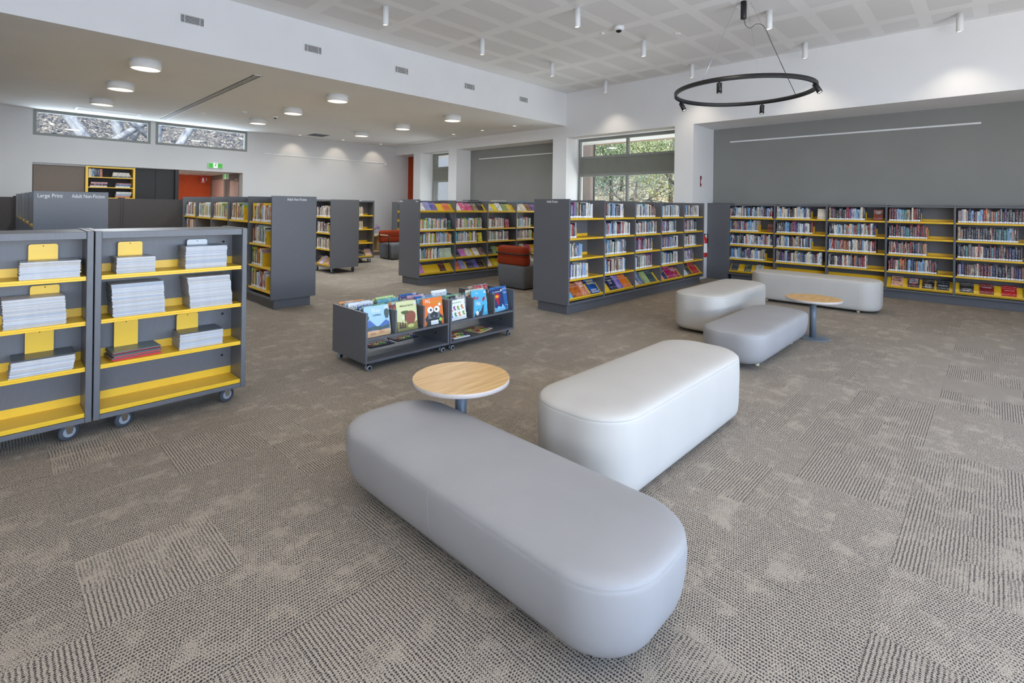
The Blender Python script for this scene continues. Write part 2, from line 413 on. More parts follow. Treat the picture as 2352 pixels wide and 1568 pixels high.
# high ceiling with perforated boards
m = MB(); m.box(X0, XN, Y0-.2, YB+.2, ZC, ZC+.3)
ceil = struct('ceiling', m, ceilm)
pm = B(0, 1, 0, 1, 0, .012).mesh('perforated_panel', perf)
for i in range(-4, 9):
    for j in range(-6, 13):
        x, y = 9.72-1.24*(8-i)+1.24*0 if False else 9.72-1.24*(7-i), .26+.62*j
        x1 = min(x+1.02, 10.24)
        if x < X0+.2 or x > 10 or y < Y0+.3 or y+.46 > YB-.1: continue
        o = bpy.data.objects.new('perforated_panel', pm); C.objects.link(o); o.parent = ceil
        o.location = (x, y, ZC-.0008); o.scale = (x1-x, .46, 1)
m = MB(); m.box(X0, XN, YB+.2, YF+.3, ZL, ZL+.3)
ceil2 = struct('ceiling', m, soffit)
struct('trim_1', B(X0, XN, YB, YB+.2, ZL, ZC+.3), white)['label'] = 'white bulkhead with air vents between the high and low ceilings'

# window wall, thick, with recesses
def seg(name, x0, x1, y0, y1, z0, z1, m=white, parent=None):
    return struct(name, B(x0, x1, y0, y1, z0, z1), m, parent)
wall_e = struct('wall_east', B(XW, XN, Y0, YB, 3.34, ZC+.3), white)
seg('header', XW, XN, YB, YF, 3.335, ZL, parent=wall_e)
seg('pier', XW, 11.6, 4.64, 5.06, 0, 3.34, parent=wall_e)
seg('pier', XW, 11.1, 8.03, 8.48, 0, 3.335, parent=wall_e)
seg('pier', XW, 11.1, 12.44, 12.85, 0, 3.335, parent=wall_e)
seg('pier', XW, 11.1, 14.38, 14.79, 0, 3.335, parent=wall_e)
seg('sill_wall', XW, 11.1, 5.06, 8.03, 0, .8, parent=wall_e)
seg('sill_wall', XW, 11.1, 12.85, 14.38, 0, .8, parent=wall_e)
seg('grey_recess_panel', XB, XN, Y0, 4.64, 0, 3.34, greywall, wall_e)
seg('grey_recess_panel', 10.97, 11.1, 8.48, 12.44, 0, 3.34, greywall, wall_e)
seg('end_wall', XW, 11.1, YF, YF+.3, 0, ZL+.3, white_dimmed, parent=wall_e)
d = struct('door_1', B(10.95, 11.0, 14.79, YF, 0, 3.335), rust); d['label'] = 'tall rust orange door panel at the end of the window wall'

# far wall
wall_n = struct('wall_north', B(X0, XW, YF, YF+.3, 3.63, ZL+.3), white_dimmed)
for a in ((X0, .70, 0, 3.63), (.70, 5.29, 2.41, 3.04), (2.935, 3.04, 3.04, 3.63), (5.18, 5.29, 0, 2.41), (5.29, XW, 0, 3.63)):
    seg('wall_segment', a[0], a[1], YF, YF+.3, a[2], a[3], white_dimmed, wall_n)
# corridor behind the far wall
seg('wall_corridor_end', 3.2, 5.3, 19.02, 19.15, 0, 2.45, orange_wall)
seg('ceiling_corridor', .6, 6.4, YF+.3, 19.15, 2.42, 2.5, ceilm)
seg('wall_corridor_west', 3.5, 3.6, YF+.3, 19.02, 0, 2.42, white)
# behind and beside the viewer
struct('wall_west', B(X0-.2, X0, Y0-.2, YF+.3, 0, ZC+.3), white)
wall_s = struct('wall_south', B(X0, XN, Y0-.2, Y0, 3.15, ZC+.3), white)
seg('wall_segment', X0, XN, Y0-.2, Y0, 0, .35, parent=wall_s)
for a, b in ((X0, -3.4), (-.2, .3), (3.5, 4.0), (7.2, XN)): seg('wall_segment', a, b, Y0-.2, Y0, .35, 3.15, parent=wall_s)
for i, x in enumerate((-1.8, 1.9, 5.6)):
    w = struct('window_%d' % (5+i), B(-.04, .04, -.05, .05, .35, 3.15), alu); w.location = (x, Y0-.08, 0)
    f = MB()
    for a in ((-1.6, -1.54, .35, 3.15), (1.54, 1.6, .35, 3.15), (-1.6, 1.6, .35, .41), (-1.6, 1.6, 3.09, 3.15)): f.box(a[0], a[1], -.05, .05, a[2], a[3])
    f.build('frame', alu, w)
    B(-1.54, 1.54, -.01, 0, .41, 3.09).build('pane', pane_g, w)
# roof deck over everything
struct('roof', B(X0-.2, XN+.5, Y0-.2, YF+.35, ZC+.3, ZC+.55), white)

# windows in the thick wall
def east_window(name, y0, y1, label, mull, blinds=True):
    x = 10.94
    w = empty(name, (x, y0, 0), 0, label, None, None, 'structure'); L = y1-y0
    f = MB()
    f.box(-.04, .04, 0, .06, .8, 3.34); f.box(-.04, .04, L-.06, L, .8, 3.34)
    f.box(-.04, .04, .06, L-.06, 3.27, 3.34); f.box(-.04, .04, .06, L-.06, .8, .86)
    f.build('frame', alu, w)
    B(-.05, .045, .06, L-.06, 2.81, 2.87).build('transom', alu, w)
    B(-.05, .045, .06, L-.06, 2.345, 2.41).build('transom', alu, w)
    B(-.035, .03, .005, L-.005, 2.41, 2.81).build('blind_panel', blind, w)
    for q in mull:
        B(-.035, .04, q-.03, q+.03, 2.87, 3.27).build('mullion', alu, w); B(-.035, .04, q-.03, q+.03, .86, 2.345).build('mullion', alu, w)
    e = [.06]+[q for q in mull]+[L-.06]
    for a, b in zip(e[:-1], e[1:]):
        a2 = a+(.03 if a > .06 else 0); b2 = b-(.03 if b < L-.06 else 0)
        B(0, .008, a2, b2, 2.87, 3.27).build('pane', pane_g, w); B(0, .008, a2, b2, .86, 2.345).build('pane', pane_g, w)
    return w
east_window('window_1', 5.06, 8.03, 'large window with a bronze grey frame looking onto shrubs', (1.5,))
east_window('window_2', 12.85, 14.38, 'narrow window with a grey blind band between two white piers', (1.34,))
for i, (a, b) in enumerate(((.70, 2.935), (3.04, 5.29))):
    w = empty('window_%d' % (3+i), (a, YF, 0), 0, ('clerestory window over the taupe cupboard, showing gum trunks', 'clerestory window above the corridor opening')[i], None, None, 'structure'); L = b-a
    f = MB(); t = .06
    f.box(0, L, .0, .1, 3.57, 3.63); f.box(0, L, 0, .1, 3.04, 3.10); f.box(0, t, 0, .1, 3.1, 3.57); f.box(L-t, L, 0, .1, 3.1, 3.57)
    f.build('frame', alu, w); B(t, L-t, .05, .058, 3.1, 3.57).build('pane', pane_g, w)

# ------------------------------------------------------------------ outside
def noise_mat(name, cols, scale, detail=8, rough=.9, disto=0):
    m, n, l, b = newmat(name); b.inputs['Roughness'].default_value = rough; b.inputs['Specular IOR Level'].default_value = .1
    g = n.new('ShaderNodeNewGeometry'); t = n.new('ShaderNodeTexNoise'); t.inputs['Scale'].default_value = scale; t.inputs['Detail'].default_value = detail; t.inputs['Roughness'].default_value = .7; t.inputs['Distortion'].default_value = disto
    l.new(g.outputs['Position'], t.inputs['Vector']); cr = n.new('ShaderNodeValToRGB'); e = cr.color_ramp.elements
    e[0].position = .36; e[1].position = .66; e[0].color = lin(cols[0]); e[1].color = lin(cols[-1])
    for i, c in enumerate(cols[1:-1]): k = e.new(.36+.3*(i+1)/(len(cols)-1)); k.color = lin(c)
    l.new(t.outputs['Fac'], cr.inputs[0]); l.new(cr.outputs[0], b.inputs['Base Color']); return m
drygrass = noise_mat('dry_grass_hillside', ((150, 128, 98), (204, 186, 150), (236, 224, 200)), 5)
litter = noise_mat('leaf_litter_slope', ((30, 32, 38), (66, 70, 80), (104, 98, 90), (150, 138, 120), (224, 218, 206)), 7, 12, .9, 1.2)  # leaf litter, with sun specks and blue-grey shade put into its colours
def hill(name, label, m, fn, nu=40, nv=24):
    b = MB(); vs = []
    for j in range(nv+1):
        for i in range(nu+1): vs.append(fn(i/nu, j/nv))
    b.add(vs, [(j*(nu+1)+i, j*(nu+1)+i+1, (j+1)*(nu+1)+i+1, (j+1)*(nu+1)+i) for j in range(nv) for i in range(nu)], 0, True)
    o = b.build(name, m); o['kind'] = 'structure'; o['label'] = label; return o
rr = random.Random(4)
def bumpz(x, y): return .25*math.sin(x*1.7+y*.6)+.2*math.sin(y*2.3-x*.9)
hill('hill_east', 'dry grassy slope outside the large window', drygrass, lambda u, v: (XN+.3+v*22, -12+u*52, -.4+max(0, v*22-2.2)*.42+bumpz(v*22, u*50)*min(1, v*4)))
hill('hill_north', 'shaded slope of leaf litter outside the clerestory windows', litter, lambda u, v: (-22+u*34, 16.6+3*(1 if u*34 > 22.4 else 0)+v*16, -.4+v*16*.62+bumpz(u*34, v*14)*min(1, v*4)))
leafm = {}  # leaf colours are brightened in place of light shining through them
for k, c in (('olive', ((84, 108, 72), (146, 166, 120), (206, 216, 176))), ('blue', ((84, 116, 108), (132, 162, 152), (190, 210, 200))), ('dry', ((96, 112, 60), (150, 160, 96), (206, 206, 150)))):
    leafm[k] = noise_mat('leaves_'+k, c, 3.5, 2)
bark = noise_mat('grey_bark', ((84, 78, 72), (132, 124, 114), (170, 162, 150)), 8)
gumbark = noise_mat('pale_gum_bark', ((112, 112, 118), (160, 160, 160), (190, 186, 178)), 2.2, 4, .7, 1.5)
def leaves(mb, c, rx, rz, n, size, rnd):
    for _ in range(n):
        while True:
            p = Vector((rnd.uniform(-1, 1), rnd.uniform(-1, 1), rnd.uniform(-1, 1)))
            if p.length <= 1 and p.length > .35: break
        p = Vector(c)+Vector((p.x*rx, p.y*rx, p.z*rz))
        a = Vector((rnd.gauss(0, 1), rnd.gauss(0, 1), rnd.gauss(0, 1)-.6)).normalized(); q = a.cross(Vector((rnd.random(), rnd.random(), .3))).normalized()
        s = size*rnd.uniform(.6, 1.4)
        mb.add([p-a*s, p+q*s*.22, p+a*s, p-q*s*.22], [(0, 1, 2, 3)])
def tree(name, label, loc, h, crowns, kind, seed, branches=6, nl=900, size=.07, group='shrubs outside the large window'):
    rnd = random.Random(seed); e = empty(name, loc, 0, label, 'tree', group)
    t = MB(); path = [(0, 0, -.5), (rnd.uniform(-.15, .15), rnd.uniform(-.15, .15), h*.35), (rnd.uniform(-.3, .3), rnd.uniform(-.3, .3), h*.75)]
    t.tube(path, [.09, .07, .04], 8); t.build('trunk', bark, e)
    for (cx, cy, cz, rx, rz) in crowns:
        b = MB(); p0 = Vector(path[1]); p1 = Vector((cx, cy, cz)); mid = (p0+p1)/2+Vector((rnd.uniform(-.2, .2), rnd.uniform(-.2, .2), -.15))
        b.tube([p0, mid, p1], [.06, .04, .015], 6); b.build('branch', bark, e)
        for q in range(4):
            b2 = MB(); e2 = p1+Vector((rnd.uniform(-1, 1)*rx, rnd.uniform(-1, 1)*rx, rnd.uniform(-.9, .9)*rz)); b2.tube([mid, (mid+e2)/2+Vector((0, 0, -.15)), e2], [.025, .016, .006], 5); b2.build('branch', bark, e)
    f = MB()
    for (cx, cy, cz, rx, rz) in crowns: leaves(f, (cx, cy, cz), rx, rz, nl, size, rnd)
    fo = f.build('foliage', leafm[kind], e); fo['kind'] = 'stuff'
    return e
tree('gum_tree', 'olive shrubby gum tree seen through the first big pane', (17.5, 11.2, 1.4), 4.2, [(-.3, .9, 1.9, 1.4, 1.0), (.2, -1.0, 2.3, 1.5, 1.2), (.3, 2.4, 2.6, 1.3, 1.1), (0, .2, 3.3, 1.6, 1.1)], 'olive', 5, nl=3400, size=.055)
tree('gum_tree', 'pale green shrub with bare lower twigs, near the right mullion', (16.2, 7.6, 1.0), 3.6, [(0, .2, 1.5, 1.3, .8), (.4, -1.3, 1.9, 1.3, 1.0), (.3, 1.2, 2.4, 1.2, .8)], 'dry', 8, nl=1500, size=.05)
tree('gum_tree', 'blue green gum crown high behind the large window', (20.5, 12.6, 2.8), 6, [(0, 1.5, 3.2, 2.2, 1.3), (0, -1.4, 3.6, 2.3, 1.5), (1, -4.3, 3.2, 2.4, 1.5), (0, -7, 3.0, 2.2, 1.5)], 'blue', 9, nl=4200, size=.1)
tree('gum_tree', 'blue green gum beside the pale pink column', (19.5, 15.5, 2.4), 5.5, [(0, 0, 3, 2.0, 1.6), (0, 2.6, 2.8, 2.0, 1.5)], 'blue', 12, nl=3600, size=.1)
tree('gum_tree', 'low grey green shrub in front of the slope, lower panes', (16.6, 9.6, .6), 2.6, [(0, .5, 1.6, 1.3, .9), (.5, -.9, 1.9, 1.2, .9), (.8, 2.0, 2.2, 1.1, .8)], 'blue', 21, nl=800, size=.045)
tree('gum_tree', 'tall leafy gum filling the upper panes beyond the column', (18.6, 9.2, 2.2), 4, [(0, 1.8, 1.9, 1.6, 1.0), (0, -.6, 2.2, 1.7, 1.1), (0, -2.8, 2.0, 1.6, 1.0), (0, -5.0, 2.2, 1.7, 1.1)], 'olive', 23, nl=2600, size=.06)
def gumtrunk(x, y, dx, r, label):
    e = empty('gum_tree', (x, y, 0), 0, label, 'tree', 'pale gum trunks behind the clerestory windows')
    t = MB(); t.tube([(-dx*.6, 0, -.6), (0, 0, 3.0), (dx, .1, 5.5), (dx*1.8, .3, 8)], [r*1.1, r, r*.9, r*.7], 14); t.build('trunk', gumbark, e)
    b = MB(); b.tube([(0, 0, 3.1), (dx*-1.2, .2, 4.6), (-dx*2.5, .3, 7)], [r*.7, r*.55, r*.4], 10); b.build('branch', gumbark, e)
gumtrunk(2.35, 20.4, -1.5, .17, 'pale gum trunk leaning across the first clerestory pane')
gumtrunk(3.15, 20.9, -.5, .17, 'upright pale gum trunk beside the leaning one, clerestory above taupe cupboard')
gumtrunk(3.75, 19.9, .05, .2, 'thick white gum trunk at the start of the second clerestory')
gumtrunk(4.3, 20.3, 1.3, .13, 'slender forked gum trunk in the second clerestory')
# covered walkway outside
w = empty('verandah', (13, 0, 0), 0, 'pale pink verandah column and soffit outside the large window', 'verandah')
B(-.1, .1, 9.03, 10.6, -.3, 3.75).build('column', pinkwall, w)
B(-.05, .0, 8.93, 8.97, -.3, 3.7).build('post', steelgrey, w)
B(-.45, 1.2, 4.4, 11.5, 3.62, 3.75).build('soffit_board', pinkwall, w)
struct('wall_outbuilding', B(15.2, 15.4, 14.6, 30, -.3, 7.2), mat('grey_white_render', (170, 168, 166), .8, .1, var=.02))['label'] = 'pale rendered wall filling the narrow window'

# ================================================================== CEILING FITTINGS
def grille(loc, w, h, label):
    e = empty('air_vent', loc, 0, label, 'vent', 'air vents along the white bulkhead')
    f = MB()
    f.box(-w/2-.02, w/2+.02, -.006, 0, -h/2-.02, -h/2); f.box(-w/2-.02, w/2+.02, -.006, 0, h/2, h/2+.02)
    f.box(-w/2-.02, -w/2, -.006, 0, -h/2, h/2); f.box(w/2, w/2+.02, -.006, 0, -h/2, h/2); f.box(-w/2+.045, -w/2+.052, -.006, 0, -h/2, h/2); f.box(w/2-.052, w/2-.045, -.006, 0, -h/2, h/2)
    f.build('frame', whitem, e)
    B(-w/2, w/2, -.002, -.0005, -h/2, h/2).build('backing', ventdark, e)
    for k in range(6):
        z = -h/2+h*(k+.5)/6; B(-w/2, w/2, -.006, -.002, z-.0035, z+.0035).build('slat', whitem, e)
vl = ('largest air vent on the bulkhead, toward the first drum lights', 'second air vent from the big end of the bulkhead', 'middle one of the five bulkhead air vents', 'fourth bulkhead vent, before the one by the wall corner', 'bulkhead vent closest to the window wall corner')
for x, s in zip((1.94, 3.65, 5.35, 7.04, 8.73), vl): grille((x, YB, 4.06), .28, .11, s)

def drum(x, y, label):
    e = empty('drum_light', (x, y, ZL), 0, label, 'ceiling light', 'round drum lights on the low ceiling')
    b = MB(); b.lathe([(.2, 0), (.2, -.118), (.197, -.122), (.183, -.122), (.183, -.112), (.18, -.112)], n=36, cap=(True, False)); b.build('housing', whitem, e)
    b = MB(); b.lathe([(.183, -.112), (.183, -.1115)], n=36); b.build('diffuser', glow, e)
    light('drum_lamp', 'AREA', (x, y, ZL-.124), DISC_E, DISC_C, shape='DISK', size=.34)
rows = {9.2: 'row closest to the bulkhead', 11.25: 'middle row', 13.35: 'row closest to the far wall'}
cols = {1.62: 'column over the grey clerestory side', 4.67: 'middle column', 7.53: 'column toward the window wall'}
for x in cols:
    for y in rows: drum(x, y, 'white drum ceiling light, %s, %s' % (rows[y], cols[x]))

def cyl(x, y, label, e_=SPOT_E):
    e = empty('cylinder_downlight', (x, y, ZC), 0, label, 'ceiling light', 'white cylinder downlights on the high ceiling')
    b = MB(); b.lathe([(.044, 0), (.044, -.272), (.042, -.276), (.036, -.276), (.034, -.262)], n=24, cap=(True, False)); b.build('housing', whitem, e)
    b = MB(); b.lathe([(.035, -.264), (.035, -.2635)], n=20); b.build('lamp', glow, e)
    light('downlight_beam', 'SPOT', (x, y, ZC-.285), e_, WARM, spot_size=math.radians(104), spot_blend=.9, shadow_soft_size=.035)
names = {-3.7: 'a', -1.79: 'b', .16: 'c', 2.11: 'd', 4.06: 'farthest from the window wall', 6.01: 'third out from the window wall', 7.95: 'second out from the window wall', 9.9: 'closest to the window wall'}
rown = {-1.6: 'unseen row', 6.55: 'row beside the bulkhead', 4.48: 'second row from the bulkhead', 2.43: 'third row, beyond the ring pendant', .4: 'row over the grey wall end'}
for y in rown:
    for x in names:
        p = proj((x, y, 4.25))
        if p and 0 < p[0] < 2352 and 0 < p[1]: cyl(x, y, 'white cylinder downlight %s, %s' % (names[x], rown[y]), 60 if x > 9 else SPOT_E)
        elif x < 7 and y > -2 and not (p and 0 < p[0] < 2352 and 0 < p[1]): light('downlight_beam', 'SPOT', (x, y, ZC-.285), SPOT_E, WARM, spot_size=math.radians(104), spot_blend=.9, shadow_soft_size=.035)

def slot(loc, L, w, n, label):
    e = empty('slot_diffuser', loc, 0, label, 'vent')
    f = MB(); f.box(-w/2, -w/2+.018, 0, L, -.006, 0); f.box(w/2-.018, w/2, 0, L, -.006, 0); f.box(-w/2, w/2, 0, .02, -.006, 0); f.box(-w/2, w/2, L-.02, L, -.006, 0); f.build('frame', whitem, e)
    B(-w/2+.01, w/2-.01, .01, L-.01, -.002, -.0005).build('backing', ventdark, e)
    for k in range(n):
        x = -w/2+.018+(w-.036)*(k+1)/(n+1); B(x-.006, x+.006, .02, L-.02, -.008, -.001).build('slat', whitem, e)
slot((3.05, 8.75, ZL), 6.6, .16, 3, 'long linear slot air diffuser running across the low ceiling')
slot((9.8, 8.72, ZL), 6.65, .05, 0, 'thin dark slot in the low ceiling along the window wall')
e = empty('return_air_frame', (1.35, 14.8, ZL), 0, 'flat rectangular return air panel above the first clerestory window', 'vent')
f = MB(); f.box(0, 1.2, 0, .05, -.01, 0); f.box(0, 1.2, .45, .5, -.01, 0); f.box(0, .05, .05, .45, -.01, 0); f.box(1.15, 1.2, .05, .45, -.01, 0); f.build('frame', whitem, e)
B(.05, 1.15, .05, .45, -.005, -.001).build('panel', soffit, e)
e = empty('ceiling_grille', (6.75, 14.72, ZL), 0, 'square grey ceiling grille before the wash lit wall', 'vent')
B(0, .48, 0, .52, -.006, -.0005).build('panel', alu, e)
f = MB()
for k in range(9): f.box(0, .48, .03+k*.056, .04+k*.056, -.012, -.006)
f.build('louvre', steelgrey, e)
def recessed(x, y, z, label, watts=14, spot=True, tilt=0, grp='small recessed downlights'):
    e = empty('recessed_downlight', (x, y, z), 0, label, 'ceiling light', grp)
    b = MB(); b.lathe([(.062, 0), (.062, -.004), (.045, -.004), (.045, -.001)], n=24, cap=(True, False)); b.build('trim', whitem, e)
    b = MB(); b.lathe([(.045, -.002), (.045, -.0015)], n=20); b.build('lamp', glow, e)
    if spot: light('recessed_beam', 'SPOT', (x, y, z-.012), watts, WARM, (tilt, 0, 0), spot_size=math.radians(80), spot_blend=.6, shadow_soft_size=.03)
for y, s in ((9.08, 'small recessed downlight by the window wall, closest to the bulkhead'), (10.31, 'small recessed downlight by the window wall, middle of three'), (11.56, 'small recessed downlight by the window wall, deepest of three')): recessed(9.51, y, ZL, s)
for x, s in ((6.63, 'first wall washer beside the square grille'), (8.05, 'second of three wall washers above the far wall'), (9.46, 'wall washer closest to the room corner')): recessed(x, 15.45, ZL, s, 22, True, math.radians(32), 'wall washer downlights at the far wall')
for y in (16.67, 18.45): recessed(4.37, y, 2.42, 'recessed light in the corridor ceiling, %s' % ('at the entrance' if y < 17 else 'by the orange wall'), 14, True, 0, 'corridor downlights')
light('corridor_fill_lamp', 'AREA', (4.37, 17.6, 2.4), 14, WARM, shape='DISK', size=.4)

def dome(x, y, z, r, h, label, name, cat, darkeye=True):
    e = empty(name, (x, y, z), 0, label, cat)
    b = MB(); b.lathe([(r, 0), (r, -h*.45), (r*.86, -h*.7), (r*.6, -h*.8)], n=24); b.build('housing', whitem, e)
    if darkeye:
        b = MB(); b.lathe([(r*.55, -h*.8), (r*.5, -h*.95), (r*.3, -h*1.1), (.002, -h*1.15)], n=20, cap=(True, False)); b.build('lens', blackm, e)
dome(7.06, 4.43, ZC, .085, .085, 'white dome camera with black lens between the cylinder downlights', 'security_camera', 'camera')
dome(4.78, 12.54, ZL, .06, .06, 'small white dome sensor with dark eye on the low ceiling', 'security_camera', 'camera')
dome(4.07, 12.48, ZL, .055, .05, 'plain white smoke alarm beside the domed sensor', 'smoke_detector', 'detector', False)
dome(3.48, 13.46, ZL, .06, .012, 'flat white disc sensor on the low ceiling', 'ceiling_sensor', 'sensor', False)
dome(7.14, 4.8, ZC, .035, .03, 'tiny white sprinkler rose next to the dome camera', 'sprinkler', 'sprinkler', False)
dome(8.0, 3.88, ZC, .06, .015, 'flat white disc on the high ceiling before the ring pendant', 'ceiling_sensor', 'sensor', False)

# ring pendant
RC, RR, RZ = (7.37, 2.59), .92, 3.175
e = empty('ring_pendant', (RC[0], RC[1], RZ), 0, 'large black ring pendant with four small spot heads', 'pendant light')
b = MB(); n = 96
prof = [(RR, 0), (RR, .055), (RR-.03, .055), (RR-.03, 0)]
rings = [[Vector((r*math.cos(2*PI*i/n), r*math.sin(2*PI*i/n), z)) for i in range(n)] for r, z in prof+[prof[0]]]
b.ring(rings, True, (False, False)); b.build('ring', black, e)
b = MB(); b.lathe([(.04, ZC-RZ), (.04, ZC-RZ-.24), (.036, ZC-RZ-.245)], n=24); b.build('canopy', black, e)
for a in (3.69, 2.92, 5.725):
    b = MB(); b.tube([(RR*math.cos(a)*.985, RR*math.sin(a)*.985, .05), (.12*math.cos(a), .12*math.sin(a), ZC-RZ)], .0018, 6); b.build('suspension_wire', chrome, e)
a = PI*.35+2*2*PI/3
def ringpt(u, v):
    # point on the ring under a pixel
    best = min(range(720), key=lambda i: abs((proj((RC[0]+RR*math.cos(i*PI/360), RC[1]+RR*math.sin(i*PI/360), RZ))[0]-u))+abs((proj((RC[0]+RR*math.cos(i*PI/360), RC[1]+RR*math.sin(i*PI/360), RZ))[1]-v)))
    return best*PI/360
ac = 5.725
pc = [(.02, 0, ZC-RZ-.24), (.03, -.02, ZC-RZ-.33), (.1, -.06, ZC-RZ-.36), (.17, -.12, ZC-RZ-.3), (.24, -.2, ZC-RZ-.34)]
endc = Vector((RR*math.cos(ac)*.98, RR*math.sin(ac)*.98, .05)); p3 = Vector(pc[-1])
pc += [tuple(p3.lerp(endc, t)) for t in (.25, .5, .75, 1)]
def smooth(P, k=6):
    P = [Vector(p) for p in P]; out = []
    for i in range(len(P)-1):
        a, b_, c_, d_ = P[max(i-1, 0)], P[i], P[i+1], P[min(i+2, len(P)-1)]
        for j in range(k):
            t = j/k; out.append(.5*((2*b_)+(c_-a)*t+(2*a-5*b_+4*c_-d_)*t*t+(3*b_-a-3*c_+d_)*t**3))
    return out+[P[-1]]
pc = smooth(pc)
b = MB(); b.tube(pc, .004, 8); b.build('power_cord', black, e)
for a, tl in ((3.176, 0), (4.634, -.5), (.026, .1), (1.606, .45)):
    px, py = RR*math.cos(a)*.985, RR*math.sin(a)*.985
    M = T(px, py, 0) @ Matrix.Rotation(a, 4, 'Z') @ Matrix.Rotation(tl, 4, 'Y')
    b = MB(); b.lathe([(.012, 0), (.012, -.02), (.033, -.02), (.033, -.15), (.028, -.15), (.027, -.14)], n=18, M=M, cap=(True, False)); hd = b.build('spot_head', black, e)
    b = MB(); b.lathe([(.028, -.142), (.028, -.1415)], n=16, M=M); b.build('lamp', glow, hd)

# wall rails
def hrail(name, x0, x1, y0, y1, z, label):
    b = MB(); b.bbox(x0, x1, y0, y1, z-.016, z+.016, .003); tag(b.build(name, whitem), label, 'rail')
hrail('picture_rail', XB-.025, XB, .18, 4.27, 3.035, 'thin white rail high on the charcoal recess above the wall bookcase')
hrail('picture_rail', 10.945, 10.97, 8.97, 12.02, 3.045, 'thin white rail in the smaller charcoal recess')
hrail('picture_rail', 5.75, 9.9, YF-.02, YF, 3.03, 'white rail on the far wall under the wall washers')
e = empty('wall_bracket', (9.95, YF, 3.0), 0, 'small white bracket at the end of the far wall rail', 'bracket')
b = MB(); b.bbox(-.04, .04, -.05, 0, -.05, .07, .006); b.tube([(0, -.04, 0), (.03, -.07, -.07)], .02, 8); b.build('body', whitem, e)

# ================================================================== FAR WALL OPENING
e = empty('tall_cupboard', (.72, YF+.12, 0), 0, 'taupe laminate cupboard set into the far wall opening', 'cupboard')
B(0, .915, .02, .5, 0, 2.36).build('body', lamtaupe, e)
B(.002, .913, 0, .02, .1, 2.355).build('door', lamtaupe, e)
struct('trim_2', B(.70, 3.6, YF+.14, YF+.28, 2.37, 2.41), whitem)
e = empty('built_in_bookcase', (1.645, YF+.06, 0), 0, 'yellow edged bookcase set into the far wall with stacked books', 'bookcase')
f = MB(); f.box(0, .05, 0, .42, .1, 2.39); f.box(.94, .985, 0, .42, .1, 2.39); f.box(.05, .94, 0, .42, 2.355, 2.39); f.build('frame', yellow, e)
B(.05, .94, .4, .42, .1, 2.355).build('back_panel', lamblack, e)
B(0, .985, .02, .42, 0, .1).build('plinth', lamblack, e)
for z in (2.11, 1.86, 1.6, 1.34, 1.08, .8, .5, .12): B(.05, .94, .005, .4, z, z+.022).build('shelf', yellow, e)
e = empty('tall_cupboard', (2.64, YF+.1, 0), 0, 'near black double door cupboard beside the orange corridor', 'cupboard')
B(0, .86, .02, .5, 0, 2.4).build('body', lamblack, e)
for k in range(2): B(.003+.43*k, .427+.43*k, 0, .02, .1, 2.39).build('door', lamblack, e)
seg('opening_jamb', 3.5, 3.58, YF+.02, YF+.3, 0, 2.41, lamblack, wall_n)
# glazed corridor side
w = empty('door_2', (5.18, YF+.3, 0), 0, 'grey framed glass doors along the corridor side', None, None, 'structure')
f = MB()
f.box(0, .08, 0, 3.0, 2.28, 2.42); f.box(0, .08, 0, .06, 0, 2.28); f.box(0, .08, .95, 1.02, 0, 2.28); f.box(0, .08, 1.3, 1.42, 0, 2.28); f.box(0, .08, 2.66, 2.76, 0, 2.28)
f.build('frame', alu, w)
frost = mat('frosted_pink_film', (222, 196, 192), .5, .3, var=.02)
B(.03, .04, .06, .95, .05, 2.28).build('pane', frost, w); B(.03, .04, 1.42, 2.66, .05, 2.28).build('pane', frost, w)
B(0, .05, 1.02, 1.3, 0, 2.28).build('stile', steelgrey, w)
b = MB(); b.bbox(-.08, -.02, .1, .6, 2.2, 2.26, .01); b.tube([(-.05, .5, 2.25), (-.18, .75, 2.3)], .01, 6); b.build('door_closer', alu, w)
b = MB(); b.tube([(-.05, 2.5, .9), (-.05, 2.5, 1.6)], .012, 8); b.build('handle', chrome, w)
light('corridor_lamp', 'AREA', (5.75, 17.6, 2.38), 16, (1, .9, .86), shape='DISK', size=.3)  # added lamp without a fitting, brightens the space behind the panes
struct('wall_beyond_doors', B(6.3, 6.4, YF+.3, 19.15, 0, 2.45), pinkwall)

def sign(name, loc, w, h, label, cat='sign', bg=red, th=.015, rz=0, fr=None):
    e = empty(name, loc, rz, label, cat)
    b = MB(); b.bbox(-w/2, w/2, -th, 0, -h/2, h/2, .003); b.build('board', bg, e)
    return e
def runner(e, s, m, y, cx=0):
    """little running figure"""
    b = MB()
    b.lathe([(.09*s, -.002), (.09*s, .002)], n=14, M=T(cx+.08*s, y, .36*s) @ RX)
    def limb(p, t=.07):
        for (x0, z0), (x1, z1) in zip(p[:-1], p[1:]):
            d = Vector((x1-x0, z1-z0)).normalized(); q = Vector((-d.y, d.x))*t*s/2
            b.poly([(cx+x0*s+q.x, z0*s+q.y), (cx+x1*s+q.x, z1*s+q.y), (cx+x1*s-q.x, z1*s-q.y), (cx+x0*s-q.x, z0*s-q.y)], .002, M=T(0, y-.001, 0))
    limb([(.05, .27), (-.02, -.02)], .15); limb([(0, 0), (.16, -.14), (.1, -.38)]); limb([(-.02, 0), (-.12, -.2), (-.34, -.26)])
    limb([(.06, .22), (-.12, .16), (-.22, .02)], .055); limb([(.06, .22), (.2, .1), (.32, .16)], .055)
    b.build('running_figure', m, e)
e = sign('exit_sign', (4.445, YF, 2.575), .37, .15, 'green and white running figure exit sign above the corridor', 'exit sign', whitem, .05)
B(-.175, -.055, -.054, -.05, -.065, .065).build('green_field', exitglow_g, e); B(.055, .175, -.054, -.05, -.065, .065).build('green_field', exitglow_g, e)
B(-.055, .055, -.054, -.05, -.065, .065).build('white_field', exitglow_w, e); runner(e, .14, green, -.055)
